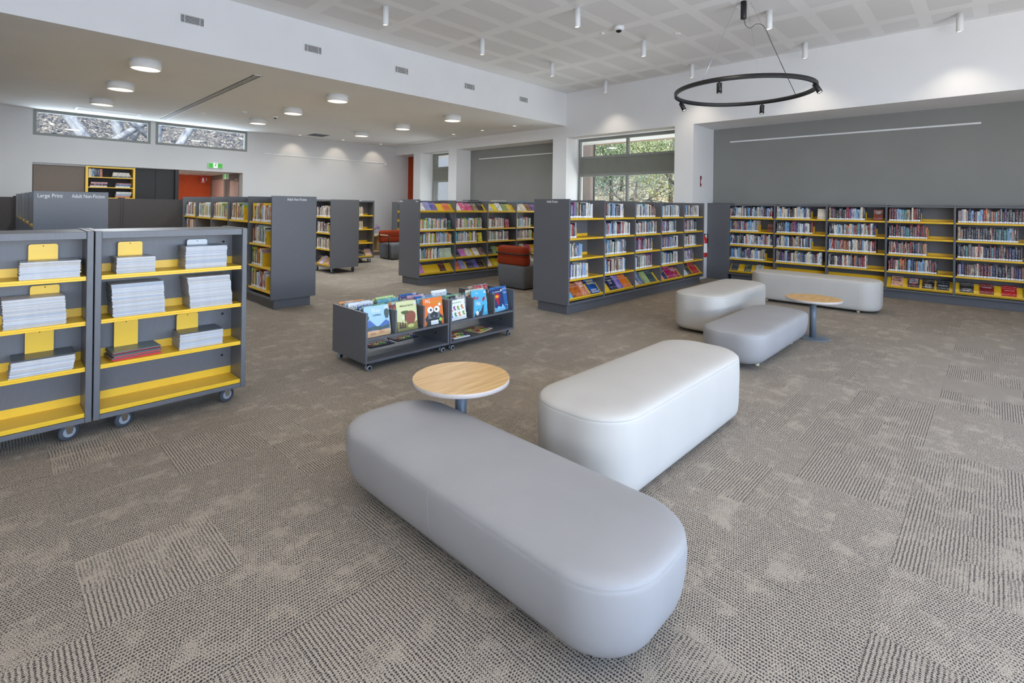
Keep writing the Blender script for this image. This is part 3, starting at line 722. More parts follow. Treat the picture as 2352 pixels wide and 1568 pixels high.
e = sign('exit_sign', (4.98, 16.75, 2.32), .3, .17, 'second exit sign hanging edge on inside the corridor', 'exit sign', whitem, .03, math.radians(-80))
B(-.13, -.04, -.033, -.03, -.065, .065).build('green_field', exitglow_g, e); B(.04, .13, -.033, -.03, -.065, .065).build('green_field', exitglow_g, e)
B(-.04, .04, -.033, -.03, -.065, .065).build('white_field', exitglow_w, e); runner(e, .13, green, -.034)
b = MB(); b.tube([(0, -.015, .085), (0, -.015, .1)], .006, 6); b.build('hanger', alu, e)
def ext_symbol(e, s, y):
    b = MB(); b.poly([(-.16*s, -.4*s), (.16*s, -.4*s), (.16*s, .18*s), (.09*s, .28*s), (.05*s, .4*s), (-.05*s, .4*s), (-.09*s, .28*s), (-.16*s, .18*s)], .002, M=T(0, y-.002, 0)); b.build('extinguisher_symbol', paper, e)
e = sign('fire_sign', (4.84, 18.6, 2.27), .17, .21, 'red fire extinguisher sign hanging before the orange corridor wall'); ext_symbol(e, .16, -.015)
B(-.06, .06, -.017, -.015, -.095, -.082).build('caption_strip', paper, e)
b = MB(); b.tube([(0, -.007, .105), (0, -.007, .15)], .004, 6); b.build('hanger', alu, e)
e = sign('alarm_box', (5.02, 19.02, 2.3), .07, .1, 'small white box on the orange wall by the hanging red sign', 'alarm', whitem, .05)
e = sign('fire_sign', (10.76, 4.64, 2.14), .055, .23, 'slim red fire extinguisher sign on the white pier', 'sign', mat('deep_red_sign', (120, 26, 26), .5, .3, var=.01)); ext_symbol(e, .12, -.015)
B(-.02, .02, -.017, -.015, -.1, -.086).build('caption_strip', paper, e)

# fire extinguisher on the pier
e = empty('fire_extinguisher', (10.74, 4.55, .5), 0, 'red fire extinguisher with white label hung on the pier', 'fire extinguisher')
b = MB(); b.lathe([(.06, 0), (.078, .015), (.08, .03), (.08, .36), (.07, .41), (.035, .445), (.028, .47)], n=24); b.build('cylinder', red, e)
b = MB(); b.lathe([(.0808, .1), (.0808, .3)], n=24, cap=(False, False)); b.build('label', paper, e)
b = MB(); b.lathe([(.03, .47), (.03, .5), (.02, .51)], n=14); b.build('valve', black, e)
b = MB(); b.tube([(-.02, 0, .51), (-.08, -.02, .53)], .008, 8); b.tube([(-.02, 0, .5), (-.09, -.02, .49)], .008, 8); b.build('handle', black, e)
b = MB(); b.tube([(.02, -.02, .49), (.07, -.06, .5), (.085, -.06, .4), (.07, -.06, .2)], .009, 8); b.build('hose', blackm, e)
B(-.03, .03, .078, .09, .2, .5).build('bracket', steelgrey, e)

# ================================================================== BOOKCASES
def caster(parent, x, y, h=.12, r=.054, m=chrome, rz=0):
    M = T(x, y, 0) @ Matrix.Rotation(rz, 4, 'Z')
    b = MB(); b.lathe([(.025, h), (.025, h-.012), (.012, h-.014)], n=12, M=M)
    for s in (-1, 1):
        b.poly([(-.03, h-.012), (.03, h-.012), (.012, r-.012), (-.012, r-.012)], .003, M=M @ T(.015, s*.018-(.0015), 0))
    b.bbox(-.018, .048, -.019, .019, h-.016, h-.01, .002, M=M)
    fk = b.build('caster', m, parent)
    b = MB(); b.lathe([(r*.55, -.013), (r-.004, -.013), (r, -.008), (r, .008), (r-.004, .013), (r*.55, .013)], n=22, M=M @ T(.015, 0, r) @ RX); b.build('wheel', rubber, fk)
    b = MB(); b.lathe([(r*.6, -.0145), (r*.6, .0145)], n=18, M=M @ T(.015, 0, r) @ RX); b.build('hub', wheelm, fk)

def shelf_mb(w, d, up_h=.045, t=.016, lip=.028):
    b = MB(); b.bbox(0, w, 0, d, -t, 0, .002); b.bbox(0, w, 0, .006, -lip, -t, .001); b.box(0, w, d-.004, d, 0, up_h)
    return b
def sloped_mb(w, d, z0=.0, z1=.16):
    b = MB(); a = math.atan2(z1-z0, d-.05)
    b.poly([(0, 0), (w, 0), (w, .004), (0, .004)], .0)  # degenerate guard
    b = MB(); vs = []
    y0, y1 = .02, d-.02
    b.add([(0, y0, z0), (w, y0, z0), (w, y1, z1), (0, y1, z1), (0, y0, z0-.006), (w, y0, z0-.006), (w, y1, z1-.006), (0, y1, z1-.006)],
          [(0, 1, 2, 3), (7, 6, 5, 4), (0, 4, 5, 1), (1, 5, 6, 2), (2, 6, 7, 3), (3, 7, 4, 0)])
    b.box(0, w, 0, y0, -.012, -.004); b.box(0, w, 0, .004, -.02, .022)
    return b
CASES = {}
def bookcase(key, name, label, loc, rz, bays, bw, depth, z0, z1, levels, disp=(), base='plinth', double=True, top=False, lamm=lam, inner=.3, shelf_up=.045, other_levels=True, cat='bookcase', pt=.03):
    e = empty(name, loc, rz, label, cat)
    Wd = bays*bw; yb = depth/2 if double else depth-.02
    for x in (0, Wd-pt):
        b = MB(); b.bbox(x, x+pt, 0, depth, z0, z1, .0025); b.build('end_panel', lamm, e)
    for k in range(1, bays):
        b = MB(); b.bbox(k*bw-pt/2, k*bw+pt/2, .004, depth-.004, z0+.03, z1-.004, .002); b.build('divider', lamm, e)
    B(pt, Wd-pt, yb-.009, yb+.009, z0+.03, z1-.02).build('back_panel', lamm, e)
    b = MB(); b.bbox(pt, Wd-pt, .004, depth-.004, z0, z0+.03, .002); b.build('base_panel', lamm, e)
    if top:
        b = MB(); b.bbox(pt, Wd-pt, .012, depth-.012, z1-.045, z1-.02, .002); b.build('top_panel', lamm, e)
    if base == 'plinth':
        b = MB(); b.bbox(.05, Wd-.05, .06, depth-(.06 if double else 0), 0, z0, .002); b.build('plinth', lamm, e)
    elif base == 'casters':
        for x in (.08, Wd-.11):
            for y in (.09, depth-.09): caster(e, x, y, z0)
    sd = yb-.02
    me_s = me_d = None
    bwi = bw-pt
    for side in ((0, 1) if double and other_levels else (0,)):
        for k in range(bays):
            x0 = k*bw+(pt if k == 0 else pt/2); x1 = (k+1)*bw-(pt if k == bays-1 else pt/2)
            for li, z in enumerate(levels):
                if li in disp or (isinstance(disp, dict) and k in disp.get(li, ())):
                    b = sloped_mb(x1-x0, .175, 0, .155); nm = 'display_shelf'
                else: b = shelf_mb(x1-x0, sd, shelf_up); nm = 'shelf'
                o = b.build(nm, yellow, e)
                if side == 0: o.location = (x0, .014, z)
                else: o.location = (x1, depth-.014, z); o.rotation_euler = (0, 0, PI)
    CASES[key] = dict(e=e, bw=bw, bays=bays, levels=levels, sd=sd, M=T(*loc) @ Matrix.Rotation(rz, 4, 'Z'), pt=pt)
    return e

LV = (1.385, 1.095, .80, .505)
fic = bookcase('fiction', 'bookcase', 'long double sided gondola bookcase lettered Adult Fiction on its end', (5.72, 4.36, 0), 0, 5, .92, .67, .14, 1.66, LV+(.215,), {4}, shelf_up=.04)
text('Adult Fiction', .05, paper, fic, Matrix.Rotation(-PI/2, 4, 'Z') @ T(-.42, -.001, 1.605) @ RX, sx=.8)
teen = bookcase('teen', 'bookcase', 'double sided gondola bookcase lettered Children and Teen on its end', (5.68, 7.9, 0), 0, 5, .905, .66, .14, 1.65, (1.42, 1.06, .78, .475, .215), {0: range(5), 4: range(5), 3: (1, 2, 3, 4)})
text('Children', .045, paper, teen, Matrix.Rotation(-PI/2, 4, 'Z') @ T(-.65, -.001, 1.6) @ RX, sx=.7)
text('Teen', .045, paper, teen, Matrix.Rotation(-PI/2, 4, 'Z') @ T(-.11, -.001, 1.6) @ RX, sx=.7)
nf = bookcase('nonfic', 'bookcase', 'tall gondola bookcase lettered Adult Non-Fiction, beside the magazine shelving', (2.83, 12.3, 0), -PI/2, 5, .96, .66, .14, 1.65, (1.26, .925, .59, .25))
nfend = 5*.96
text('Adult Non-Fiction', .055, paper, nf, T(nfend+.001, .215, 1.585) @ Matrix.Rotation(PI/2, 4, 'Z') @ RX, sx=.72)
lp = bookcase('largeprint', 'bookcase', 'gondola bookcase lettered Large Print and Adult Non-Fiction', (.34, 12.3, 0), -PI/2, 5, .96, .64, .14, 1.645, (1.26, .925, .59, .25))
text('Large Print', .06, paper, lp, T(nfend+.001, .03, 1.575) @ Matrix.Rotation(PI/2, 4, 'Z') @ RX, sx=.78)
text('Adult Non-Fiction', .06, paper, lp, T(nfend+.001, .315, 1.575) @ Matrix.Rotation(PI/2, 4, 'Z') @ RX, sx=.66)
wallbc = bookcase('wallcase', 'bookcase', 'long single sided bookcase against the charcoal recess wall', (11.14, 4.18, 0), -PI/2, 5, .925, .3, .14, 1.66, (1.37, 1.075, .783, .484, .206), {4}, double=False, top=True)
b = MB(); b.bbox(-.46, 0, 0, .3, 0, 1.66, .003); b.build('filler_panel', lam, wallbc)
b = MB(); b.bbox(-.47, 0, -.008, .3, 1.66, 1.672, .002); b.build('filler_cap', lam, wallbc)
mob = bookcase('mobile', 'mobile_bookcase', 'double sided mobile bookcase on chrome castors with blank end panel', (5.21, 11.42, 0), -PI/2, 1, .92, .68, .12, 1.64, (1.25, .89, .53, .17), {3}, base='casters', top=True)
mob2 = bookcase('mobile2', 'mobile_bookcase', 'mobile bookcase on castors behind the one with the blank end panel', (6.22, 11.95, 0), 0, 1, .93, .62, .12, 1.64, (1.25, .89, .53, .17), {3}, base='casters', top=True)
bookcase('corner', 'bookcase', 'narrow shelving unit behind the children and teen gondola', (9.52, 14.5, 0), 0, 1, .8, .3, .1, 1.63, (1.3, 1.0, .7, .4), (), double=False)
# taller dark units whose backs face us
for x, wd, s in ((.985, .845, 'dark brown bookcase back, narrower one beyond the gondola ends'), (1.832, 1.1, 'dark brown bookcase back, wider one before the orange corridor'), (-2.0, 2.34, 'dark brown bookcase back beyond the Large Print gondola, toward the blank wall')):
    bookcase('back%g' % x, 'bookcase', s, (x+wd, 12.66, 0), PI, max(1, round(wd/.95)), wd/max(1, round(wd/.95)), .35, .1, 1.61, (1.3, 1.0, .7, .4), (), double=False, top=True, lamm=lamdark)

# magazine shelving on castors, two units
magz = (1.06, .77, .475, .18)
mags = []
for i, x in enumerate((-.44, .485)):
    lab = ('mobile magazine shelving unit cut off by the picture edge', 'mobile magazine shelving unit with an empty bottom shelf')[i]
    mg = bookcase('mag%d' % i, 'magazine_shelving', lab, (x, 4.2, 0), 0, 1, .918, .5, .12, 1.35, magz, (), base='none', top=False, shelf_up=.055, cat='shelving unit', pt=.034)
    mags.append(mg)
    b = MB(); b.bbox(.034, .884, .03, .47, 1.325, 1.345, .002); b.bbox(.034, .884, .012, .03, 1.3, 1.345, .002); b.build('top_rail', lam, mg)
    for cx_ in (.16, .8):
        for cy_ in (.1, .4): caster(mg, cx_, cy_, .12, .056, chrome, .3)
    for z in ((1.235, .66, .33) if i else ()):
        b = MB(); b.lathe([(.009, -.002), (.009, .002)], n=12, M=T(.82, .24, z) @ RX); b.build('fixing_cap', blackm, mg)

# ------------------------------------------------------------------ upright books
PAL = {
 'cream': (226, 214, 190), 'white': (232, 232, 230), 'black': (28, 28, 32), 'dark blue': (32, 48, 92), 'pale blue': (142, 182, 214), 'teal': (70, 126, 130),
 'red': (158, 42, 42), 'maroon': (96, 28, 36), 'orange': (200, 112, 60), 'yellow': (228, 196, 50), 'green': (60, 120, 66), 'lime': (150, 196, 60),
 'purple': (104, 70, 130), 'pink': (214, 120, 150), 'brown': (112, 76, 52), 'grey': (120, 122, 126), 'navy': (24, 30, 56), 'sky blue': (74, 150, 208), 'beige': (190, 170, 140)}
LIGHTP = ['cream', 'white', 'white', 'pale blue', 'teal', 'dark blue', 'black', 'maroon', 'beige', 'grey', 'sky blue', 'navy', 'white', 'cream', 'purple', 'black', 'pale blue', 'white', 'grey', 'beige', 'red', 'black']
DARKP = ['black', 'navy', 'grey', 'maroon', 'brown', 'black', 'dark blue', 'cream', 'teal', 'red', 'black', 'beige', 'grey', 'orange', 'pale blue', 'navy']
BRIGHTP = ['lime', 'yellow', 'sky blue', 'white', 'pink', 'green', 'red', 'orange', 'white', 'purple', 'black', 'pale blue', 'cream', 'teal', 'white']
WARMP = ['cream', 'cream', 'white', 'beige', 'yellow', 'brown', 'lime', 'orange', 'black', 'white', 'green', 'red', 'pale blue']
bk_rnd = random.Random(77)
def book_mb(c1, c2, uvs, b=None, tr=None):
    """unit book, spine at y=0, x thickness, z height; returns faces with colours"""
    vs = [(0, 0, 0), (1, 0, 0), (1, 1, 0), (0, 1, 0), (0, 0, 1), (1, 0, 1), (1, 1, 1), (0, 1, 1),
          (.1, .02, .975), (.9, .02, .975), (.9, .99, .975), (.1, .99, .975), (.1, .02, 1), (.9, .02, 1), (.9, .99, 1), (.1, .99, 1),
          (.5, -.012, 0), (.5, -.012, 1)]
    fs = [((0, 16, 17, 4), 0), ((16, 1, 5, 17), 0), ((1, 2, 6, 5), 0), ((3, 0, 4, 7), 0), ((2, 3, 7, 6), 1), ((3, 2, 1, 16, 0), 0),
          ((4, 17, 5, 13, 12), 0), ((5, 6, 14, 13), 0), ((7, 4, 12, 15), 0), ((6, 7, 15, 14), 1), ((12, 13, 9, 8), 0), ((13, 14, 10, 9), 0), ((15, 12, 8, 11), 0), ((8, 9, 10, 11), 1)]
    return vs, fs
BV, BF = book_mb(0, 0, 0)
def put_attrs(me, cols, cols2, uvoff):
    """cols per vertex"""
    for nm, cc in (('bcol', cols), ('bcol2', cols2)):
        a = me.color_attributes.new(nm, 'FLOAT_COLOR', 'POINT')
        a.data.foreach_set('color', [x for c in cc for x in c])
    uv = me.uv_layers.new(name='UVMap'); li = [0]*len(me.loops); me.loops.foreach_get('vertex_index', li)
    uv.data.foreach_set('uv', [x for i in li for x in uvoff[i]])
VAR = {}
def variant(cn, k, cn2):
    key = (cn, k)
    if key in VAR: return VAR[key]
    me = bpy.data.meshes.new('book_block'); me.from_pydata(BV, [], [f for f, _ in BF]); me.materials.append(spine_m); me.materials.append(pages)
    me.polygons.foreach_set('material_index', [m for _, m in BF])
    off = (k*3.0, hash_s(cn)*5.0)
    put_attrs(me, [lin(PAL[cn])]*len(BV), [lin(PAL[cn2])]*len(BV), [(v[0]+v[1]*.0+off[0], v[2]*.999+off[1]) for v in BV])
    me.update(); VAR[key] = me; return me
def hash_s(s): return sum(ord(c)*(i+3) for i, c in enumerate(s)) % 17
LABEL_ME = None
BOOKS = []
def fill(key, bay, li, x0f, x1f, pal, hr=(.185, .215), tr=(.014, .034), dep=.15, skip=None, lean=0, setback=.012):
    cs = CASES[key]; bw = cs['bw']; a = bay*bw+cs['pt']+.006; wdt = bw-cs['pt']*1.6-.01
    x = a+x0f*wdt; x1 = a+x1f*wdt; z = cs['levels'][li]; k = 0; last = None
    while x < x1:
        if k % 9 == 0 or last is None or bk_rnd.random() < .86: cn = bk_rnd.choice(pal)
        t = bk_rnd.uniform(*tr)
        if x+t > x1+.008: break
        h = bk_rnd.uniform(*hr) if bk_rnd.random() < .75 else hr[1]*bk_rnd.uniform(1.0, 1.08)
        d = dep*bk_rnd.uniform(.92, 1.05); k += 1; last = cn
        BOOKS.append(dict(key=key, bay=bay, li=li, k=k, x=x, y=.014+setback+bk_rnd.uniform(0, .008), z=z+.0005, t=t, d=d, h=h, c=cn, c2=bk_rnd.choice(pal), rot=bk_rnd.uniform(-.006, .006), M=cs['M'], top=len(cs['levels'])))
        x += t+bk_rnd.uniform(.0006, .0025)
    return x
ENDS = []
def bookend(key, bay, li, x, face=1, h=.15):
    ENDS.append((key, bay, li, x, face, h))
def row(key, bay, li, f1, pal, end=False, **k):
    x = fill(key, bay, li, 0, f1, pal, **k)
    if end: bookend(key, bay, li, x+.004)
for b_, fs in enumerate(((.68, .2, .38, .55), (.62, .87, .73, .7), (.8, .84, .71, .68), (.84, .68, .77, .8), (.8, .68, .65, .5))):
    for l_, f_ in enumerate(fs): row('fiction', b_, l_, f_, LIGHTP, end=(b_, l_) in ((0, 1), (0, 3), (1, 0), (1, 2), (2, 0), (2, 1), (2, 2), (3, 0), (3, 2), (3, 3), (4, 3)), tr=(.015, .036))
for b_, (fs, pl) in enumerate((((.97, .68, .99, .82), LIGHTP), ((.7, .76, .73, .93), LIGHTP), ((.66, .88, .87, .72), LIGHTP+DARKP), ((.54, .64, .63, .79), DARKP), ((.98, .84, .98, .97), DARKP))):
    for l_, f_ in enumerate(fs): row('wallcase', b_, l_, f_, pl, end=(b_, l_) in ((0, 1), (0, 3), (1, 0), (1, 1), (1, 2), (2, 0), (2, 1), (3, 0), (3, 1)), tr=(.018, .042), hr=(.19, .225))
for b_, fs in enumerate(((0, .77, .95, .58), (0, .85, .7, 0), (0, .58, .75, 0), (0, .55, .85, 0), (0, .6, .6, 0))):
    for l_, f_ in enumerate(fs):
        if f_: row('teen', b_, l_, f_, BRIGHTP, tr=(.01, .03), hr=(.18, .215), end=(b_, l_) in ((2, 1), (3, 2)))
# non-fiction: bay 4 is the one by the lettered end panel, rows pushed toward it
for b_, fs in ((4, ((.1, .93), (.12, .7), (.1, .55), (.08, .72))), (3, ((.06, .72), (.1, .9), (.1, .8), (.1, .8))), (2, ((.06, .85), (.1, .9), (.1, .7), (.1, .8))), (1, ((.1, .95), (.1, .9))), (0, ((.1, .8), (.2, .9)))):
    for l_, (a_, c_) in enumerate(fs):
        x = fill('nonfic', b_, l_, a_, c_, WARMP if b_ < 4 else WARMP+['black', 'black', 'white', 'orange'], hr=(.21, .265), tr=(.01, .034), dep=.19)
        if c_ < .92: bookend('nonfic', b_, l_, x+.004, 1, .2)
for l_, (a_, c_) in enumerate(((.15, .97), (.2, .85), (.15, .86))):
    x = fill('mobile', 0, l_, a_, c_, ['cream', 'white', 'black', 'beige', 'grey', 'white', 'maroon', 'cream'], hr=(.2, .235), tr=(.014, .03)); bookend('mobile', 0, l_, x+.004, 1, .18)
for l_, (a_, c_) in enumerate(((.1, .68), (.1, .66), (.1, .22))):
    x = fill('mobile2', 0, l_, a_, c_, ['red', 'white', 'yellow', 'green', 'orange', 'white', 'pink', 'teal'] if l_ == 0 else ['cream', 'black', 'white', 'red', 'beige'], hr=(.19, .215), tr=(.014, .03)); bookend('mobile2', 0, l_, x+.004, 1, .17)

ORD = 'first second third fourth fifth sixth seventh eighth ninth tenth eleventh twelfth thirteenth fourteenth fifteenth sixteenth seventeenth eighteenth nineteenth twentieth'.split()
TENS = {2: 'twenty', 3: 'thirty', 4: 'forty', 5: 'fifty'}
def ordn(k):
    if k <= 20: return ORD[k-1]
    t, u = divmod(k, 10)
    return TENS[t][:-1]+'ieth' if u == 0 else TENS[t]+'-'+ORD[u-1]
SHN = {5: ('top', 'second', 'third', 'fourth', 'bottom'), 4: ('top', 'second', 'third', 'bottom')}
CN = {'fiction': 'Adult Fiction gondola', 'wallcase': 'charcoal wall bookcase', 'teen': 'children and teen gondola', 'nonfic': 'non-fiction gondola', 'mobile': 'mobile bookcase', 'mobile2': 'hinder mobile bookcase'}
for q in BOOKS:
    c = q['M'] @ Vector((q['x']+q['t']/2, q['y'], q['z']+q['h']/2)); p = proj(c)
    q['score'] = -1
    if p and 0 < p[0] < 2352:
        a = proj(q['M'] @ Vector((q['x'], q['y'], q['z']))); b_ = proj(q['M'] @ Vector((q['x']+q['t'], q['y'], q['z']+q['h'])))
        q['score'] = abs(b_[0]-a[0])*abs(b_[1]-a[1])
        if q['key'] == 'teen' and p[0] > 1222: q['score'] = -1
        if q['key'] == 'teen' and p[0] > 1138 and p[1] > 565: q['score'] = -1
        if q['key'] == 'nonfic' and (p[0] < 567 and p[1] > 520 or p[0] < 412): q['score'] = -1
        if q['key'] == 'mobile2' and p[0] < 823: q['score'] = -1
        if q['key'] == 'mobile' and p[0] < 728: q['score'] = -1
        if q['key'] == 'wallcase' and 1712 < p[0] < 2032 and p[1] > 622: q['score'] = -1
BOOKS = [q for q in BOOKS if q['score'] > 0]
BOOKS.sort(key=lambda q: -q['score'])
NIND = 255
lab_me = B(.04, .96, -.02, -.001, .02, .15).mesh('spine_label', paper)
for q in BOOKS[:NIND]:
    me = variant(q['c'], q['k'] % 5, q['c2'])
    o = bpy.data.objects.new('library_book', me); C.objects.link(o)
    o.matrix_world = q['M'] @ T(q['x'], q['y'], q['z']) @ Matrix.Rotation(q['rot'], 4, 'Z') @ Matrix.Diagonal((q['t'], q['d'], q['h'], 1))
    bayn = q['bay'] if q['key'] not in ('nonfic',) else 4-q['bay']
    tag(o, '%s library book, %s along the %s shelf, %s bay of the %s' % (q['c'], ordn(q['k']), SHN[min(5, q['top'])][q['li']], ORD[bayn], CN[q['key']]) if q['key'] not in ('mobile', 'mobile2') else '%s library book, %s along the %s shelf of the %s' % (q['c'], ordn(q['k']), SHN[4][q['li']], CN[q['key']]), 'book', 'upright books in the %s' % CN[q['key']])
    s = bpy.data.objects.new('spine_label', lab_me); C.objects.link(s); s.parent = o
big = MB(); cols = []; cols2 = []; uvs = []
for q in BOOKS[NIND:]:
    M = q['M'] @ T(q['x'], q['y'], q['z']) @ Matrix.Diagonal((q['t'], q['d'], q['h'], 1))
    o0 = len(big.v)
    for p in BV: big.v.append(tuple(M @ Vector(p)))
    for f, mi in BF: big.f.append(tuple(i+o0 for i in f)); big.mi.append(mi); big.sm.append(False)
    big.box(.04, .96, -.02, -.013, .02, .15, 2, M)
    nv = len(big.v)-o0
    cols += [lin(PAL[q['c']])]*nv; cols2 += [lin(PAL[q['c2']])]*nv
    ox, oy = bk_rnd.randint(0, 9)*3.0, bk_rnd.randint(0, 9)*5.0
    uvs += [(p[0]+ox, p[2]*.999+oy) for p in BV]+[(0, 0)]*8
me = big.mesh('library_books', [spine_m, pages, paper]); put_attrs(me, cols, cols2, uvs)
o = bpy.data.objects.new('library_books', me); C.objects.link(o)
tag(o, 'rows of further library books with white spine labels on yellow shelves', 'books', None, 'stuff')
lv_n = {0: 'top', 1: 'second', 2: 'third', 3: 'fourth'}
for key, bay, li, x, face, h in ENDS:
    cs = CASES[key]; z = cs['levels'][li]
    b = MB(); b.bbox(0, .003, 0, .15, 0, h, .001); (b.bbox(.003, .09, .02, .14, 0, .002, .0008) if x+.1 < (bay+1)*cs['bw']-cs['pt'] else None)
    o = b.build('bookend', yellow); o.matrix_world = cs['M'] @ T(x, .03, z)
    bayn = bay if key != 'nonfic' else 4-bay
    tag(o, 'yellow metal bookend on the %s shelf, %s bay of the %s' % (lv_n[li], ORD[bayn], CN[key]), 'bookend', 'yellow bookends')

# ------------------------------------------------------------------ face-out display books
def cover_book(w, h, t, c1, c2, seed=0, name='display_book', trim='paper_pages'):
    """stands facing -Y, origin at lower front corner, y is thickness"""
    b = MB()
    b.box(0, w, 0, .0025, 0, h, 0); b.box(0, w, t-.0025, t, 0, h, 0); b.box(0, .003, .0025, t-.0025, 0, h, 0)
    b.box(.003, w-.004, .0025, t-.0025, .004, h-.004, 1)
    me = b.mesh(name, [cover_m, pages]); nv = len(b.v)
    put_attrs(me, [lin(c1)]*nv, [lin(c2)]*nv, [(p[0]/w+seed*3.0, min(.999, p[2]/h)*.999+seed*4.0) for p in b.v])
    return me
cvr = random.Random(5)
def face_out(key, bay, li, x, w, h, c1, c2, label, group, t=.022, title=None, sloped=True, tcol=paper, rz=0, small=None):
    cs = CASES[key]; z = cs['levels'][li]; nm = 'display_book'
    if key == 'fiction': h *= 1.08; w *= 1.06
    o = bpy.data.objects.new(nm, cover_book(w, h, t, c1, c2, cvr.randint(0, 30))); C.objects.link(o)
    base = bay*cs['bw']+cs['pt']
    if sloped:
        run = .135; ang = math.atan2(.155, run); a = PI/2-ang-.0
        o.matrix_world = cs['M'] @ T(base+x, .014+.026, z+.003+.001) @ Matrix.Rotation(-(PI/2-ang)+.0, 4, 'X') @ T(0, -t, 0) @ Matrix.Rotation(rz, 4, 'Y')
    else:
        o.matrix_world = cs['M'] @ T(base+x, .05, z+.004) @ Matrix.Rotation(-.16, 4, 'X') @ Matrix.Rotation(rz, 4, 'Z')
    tag(o, label, 'book', group)
    if title:
        for k, (s, sz, zf) in enumerate(title):
            text(s, sz, tcol, o, T(w/2, -.0008, h*zf) @ RX, 'cover_title', .85, 'CENTER', .0003)
    return o
ye, na, re_, wh_, bl, bk, og, pu, gn, mg_ = (232, 196, 60), (22, 34, 74), (176, 30, 34), (234, 232, 228), (60, 130, 196), (26, 24, 28), (224, 118, 40), (116, 92, 160), (120, 142, 96), (170, 30, 90)
yt = mat('yellow_print', (240, 214, 70), .5, .3, var=.01); rt = mat('red_print', (200, 34, 40), .5, .3, var=.01); bt = mat('dark_print', (34, 34, 40), .5, .3, var=.01)
G1 = 'face out books on the bottom shelf of the Adult Fiction gondola'
face_out('fiction', 0, 4, .0, .12, .2, (90, 160, 200), (220, 230, 232), 'pale blue face out book at the start of the Adult Fiction bottom shelf', G1)
face_out('fiction', 0, 4, .14, .2, .225, (186, 96, 30), (70, 36, 22), 'flame orange and brown thriller face out on the bottom shelf', G1)
face_out('fiction', 0, 4, .36, .17, .23, (196, 110, 80), (240, 214, 170), 'rust and cream paperback lettered CLIVE, beside a yellow gap', G1, title=(('CLIVE', .05, .78), ('CUSSLER', .034, .62)))
face_out('fiction', 0, 4, .6, .21, .25, (24, 62, 128), (20, 110, 190), 'blue thriller lettered PATRICIA CORNWELL in yellow and white', G1, title=(('PATRICIA', .042, .78), ('CORNWELL', .042, .62)), tcol=yt)
text('IDENTITY', .038, paper, [o for o in C.objects if o.get('label', '').startswith('blue thriller')][0], T(.105, -.0008, .055) @ RX, 'cover_title', .9, 'CENTER', .0003)
text('UNKNOWN', .036, paper, [o for o in C.objects if o.get('label', '').startswith('blue thriller')][0], T(.105, -.0008, .02) @ RX, 'cover_title', .9, 'CENTER', .0003)
face_out('fiction', 1, 4, .2, .19, .24, na, (40, 40, 80), 'navy hardback lettered DAVID RYAN with small crescent', G1, title=(('DAVID', .036, .6), ('RYAN', .036, .44)))
face_out('fiction', 1, 4, .41, .16, .235, (110, 96, 168), (196, 178, 210), 'lavender book with figures face out in the second bay', G1)
face_out('fiction', 1, 4, .6, .2, .23, og, (214, 96, 30), 'plain orange book with a small portrait face out', G1)
face_out('fiction', 2, 4, .0, .13, .18, (226, 200, 196), (240, 236, 230), 'pale pink paperback at the start of the third bay', G1)
face_out('fiction', 2, 4, .14, .2, .235, (70, 100, 130), (226, 224, 224), 'white and blue lettered cover in the third bay', G1)
face_out('fiction', 2, 4, .4, .14, .22, (172, 190, 130), (150, 166, 110), 'pale green novel face out in the third bay', G1)
face_out('fiction', 2, 4, .56, .2, .235, (58, 78, 78), (30, 40, 44), 'dark teal novel face out in the third bay', G1)
face_out('fiction', 3, 4, .0, .14, .2, (236, 150, 110), (240, 220, 180), 'peach cover paperback at the start of the fourth bay', G1)
face_out('fiction', 3, 4, .15, .14, .21, (36, 50, 100), (24, 30, 60), 'small navy book before the yellow gap in the fourth bay', G1)
face_out('fiction', 3, 4, .36, .2, .25, mg_, (120, 24, 80), 'bright magenta book face out in the fourth bay', G1)
face_out('fiction', 3, 4, .58, .2, .22, (150, 24, 60), (230, 200, 190), 'crimson book with pale stripes in the fourth bay', G1)
face_out('fiction', 4, 4, .02, .2, .22, (200, 206, 212), (120, 130, 140), 'silvery cover face out in the last bay', G1)
face_out('fiction', 4, 4, .25, .16, .22, (48, 54, 50), (120, 126, 110), 'dark green cover face out in the last bay', G1)
face_out('fiction', 4, 4, .5, .24, .24, (176, 40, 44), (206, 90, 90), 'red cover face out at the end of the last bay', G1)
G2 = 'face out books on the charcoal wall bookcase'
for x, c1, c2, tt, lab, tc in ((.05, (226, 170, 140), (40, 30, 32), (('DEEP', .06, .74), ('FAKE', .06, .48)), 'cover lettered DEEP FAKE in dark on peach, bottom shelf', bt),
                           (.28, (40, 44, 52), (190, 40, 40), (('LETTER', .04, .76), ('FROM THE', .028, .62), ('FRONT', .046, .42)), 'dark cover with red splash and white lettering, bottom shelf', paper),
                           (.48, (28, 26, 28), (110, 84, 50), (('DARK', .04, .34), ('RUN', .05, .12)), 'black and bronze cover lettered DARK RUN, bottom shelf', paper),
                           (.67, (24, 30, 40), (60, 70, 84), (('RAPIDUS', .036, .4),), 'near black cover with white lettering RAPIDUS, bottom shelf', paper)):
    face_out('wallcase', 3, 4, x, .16, .21, c1, c2, lab, G2, title=tt, tcol=tc)
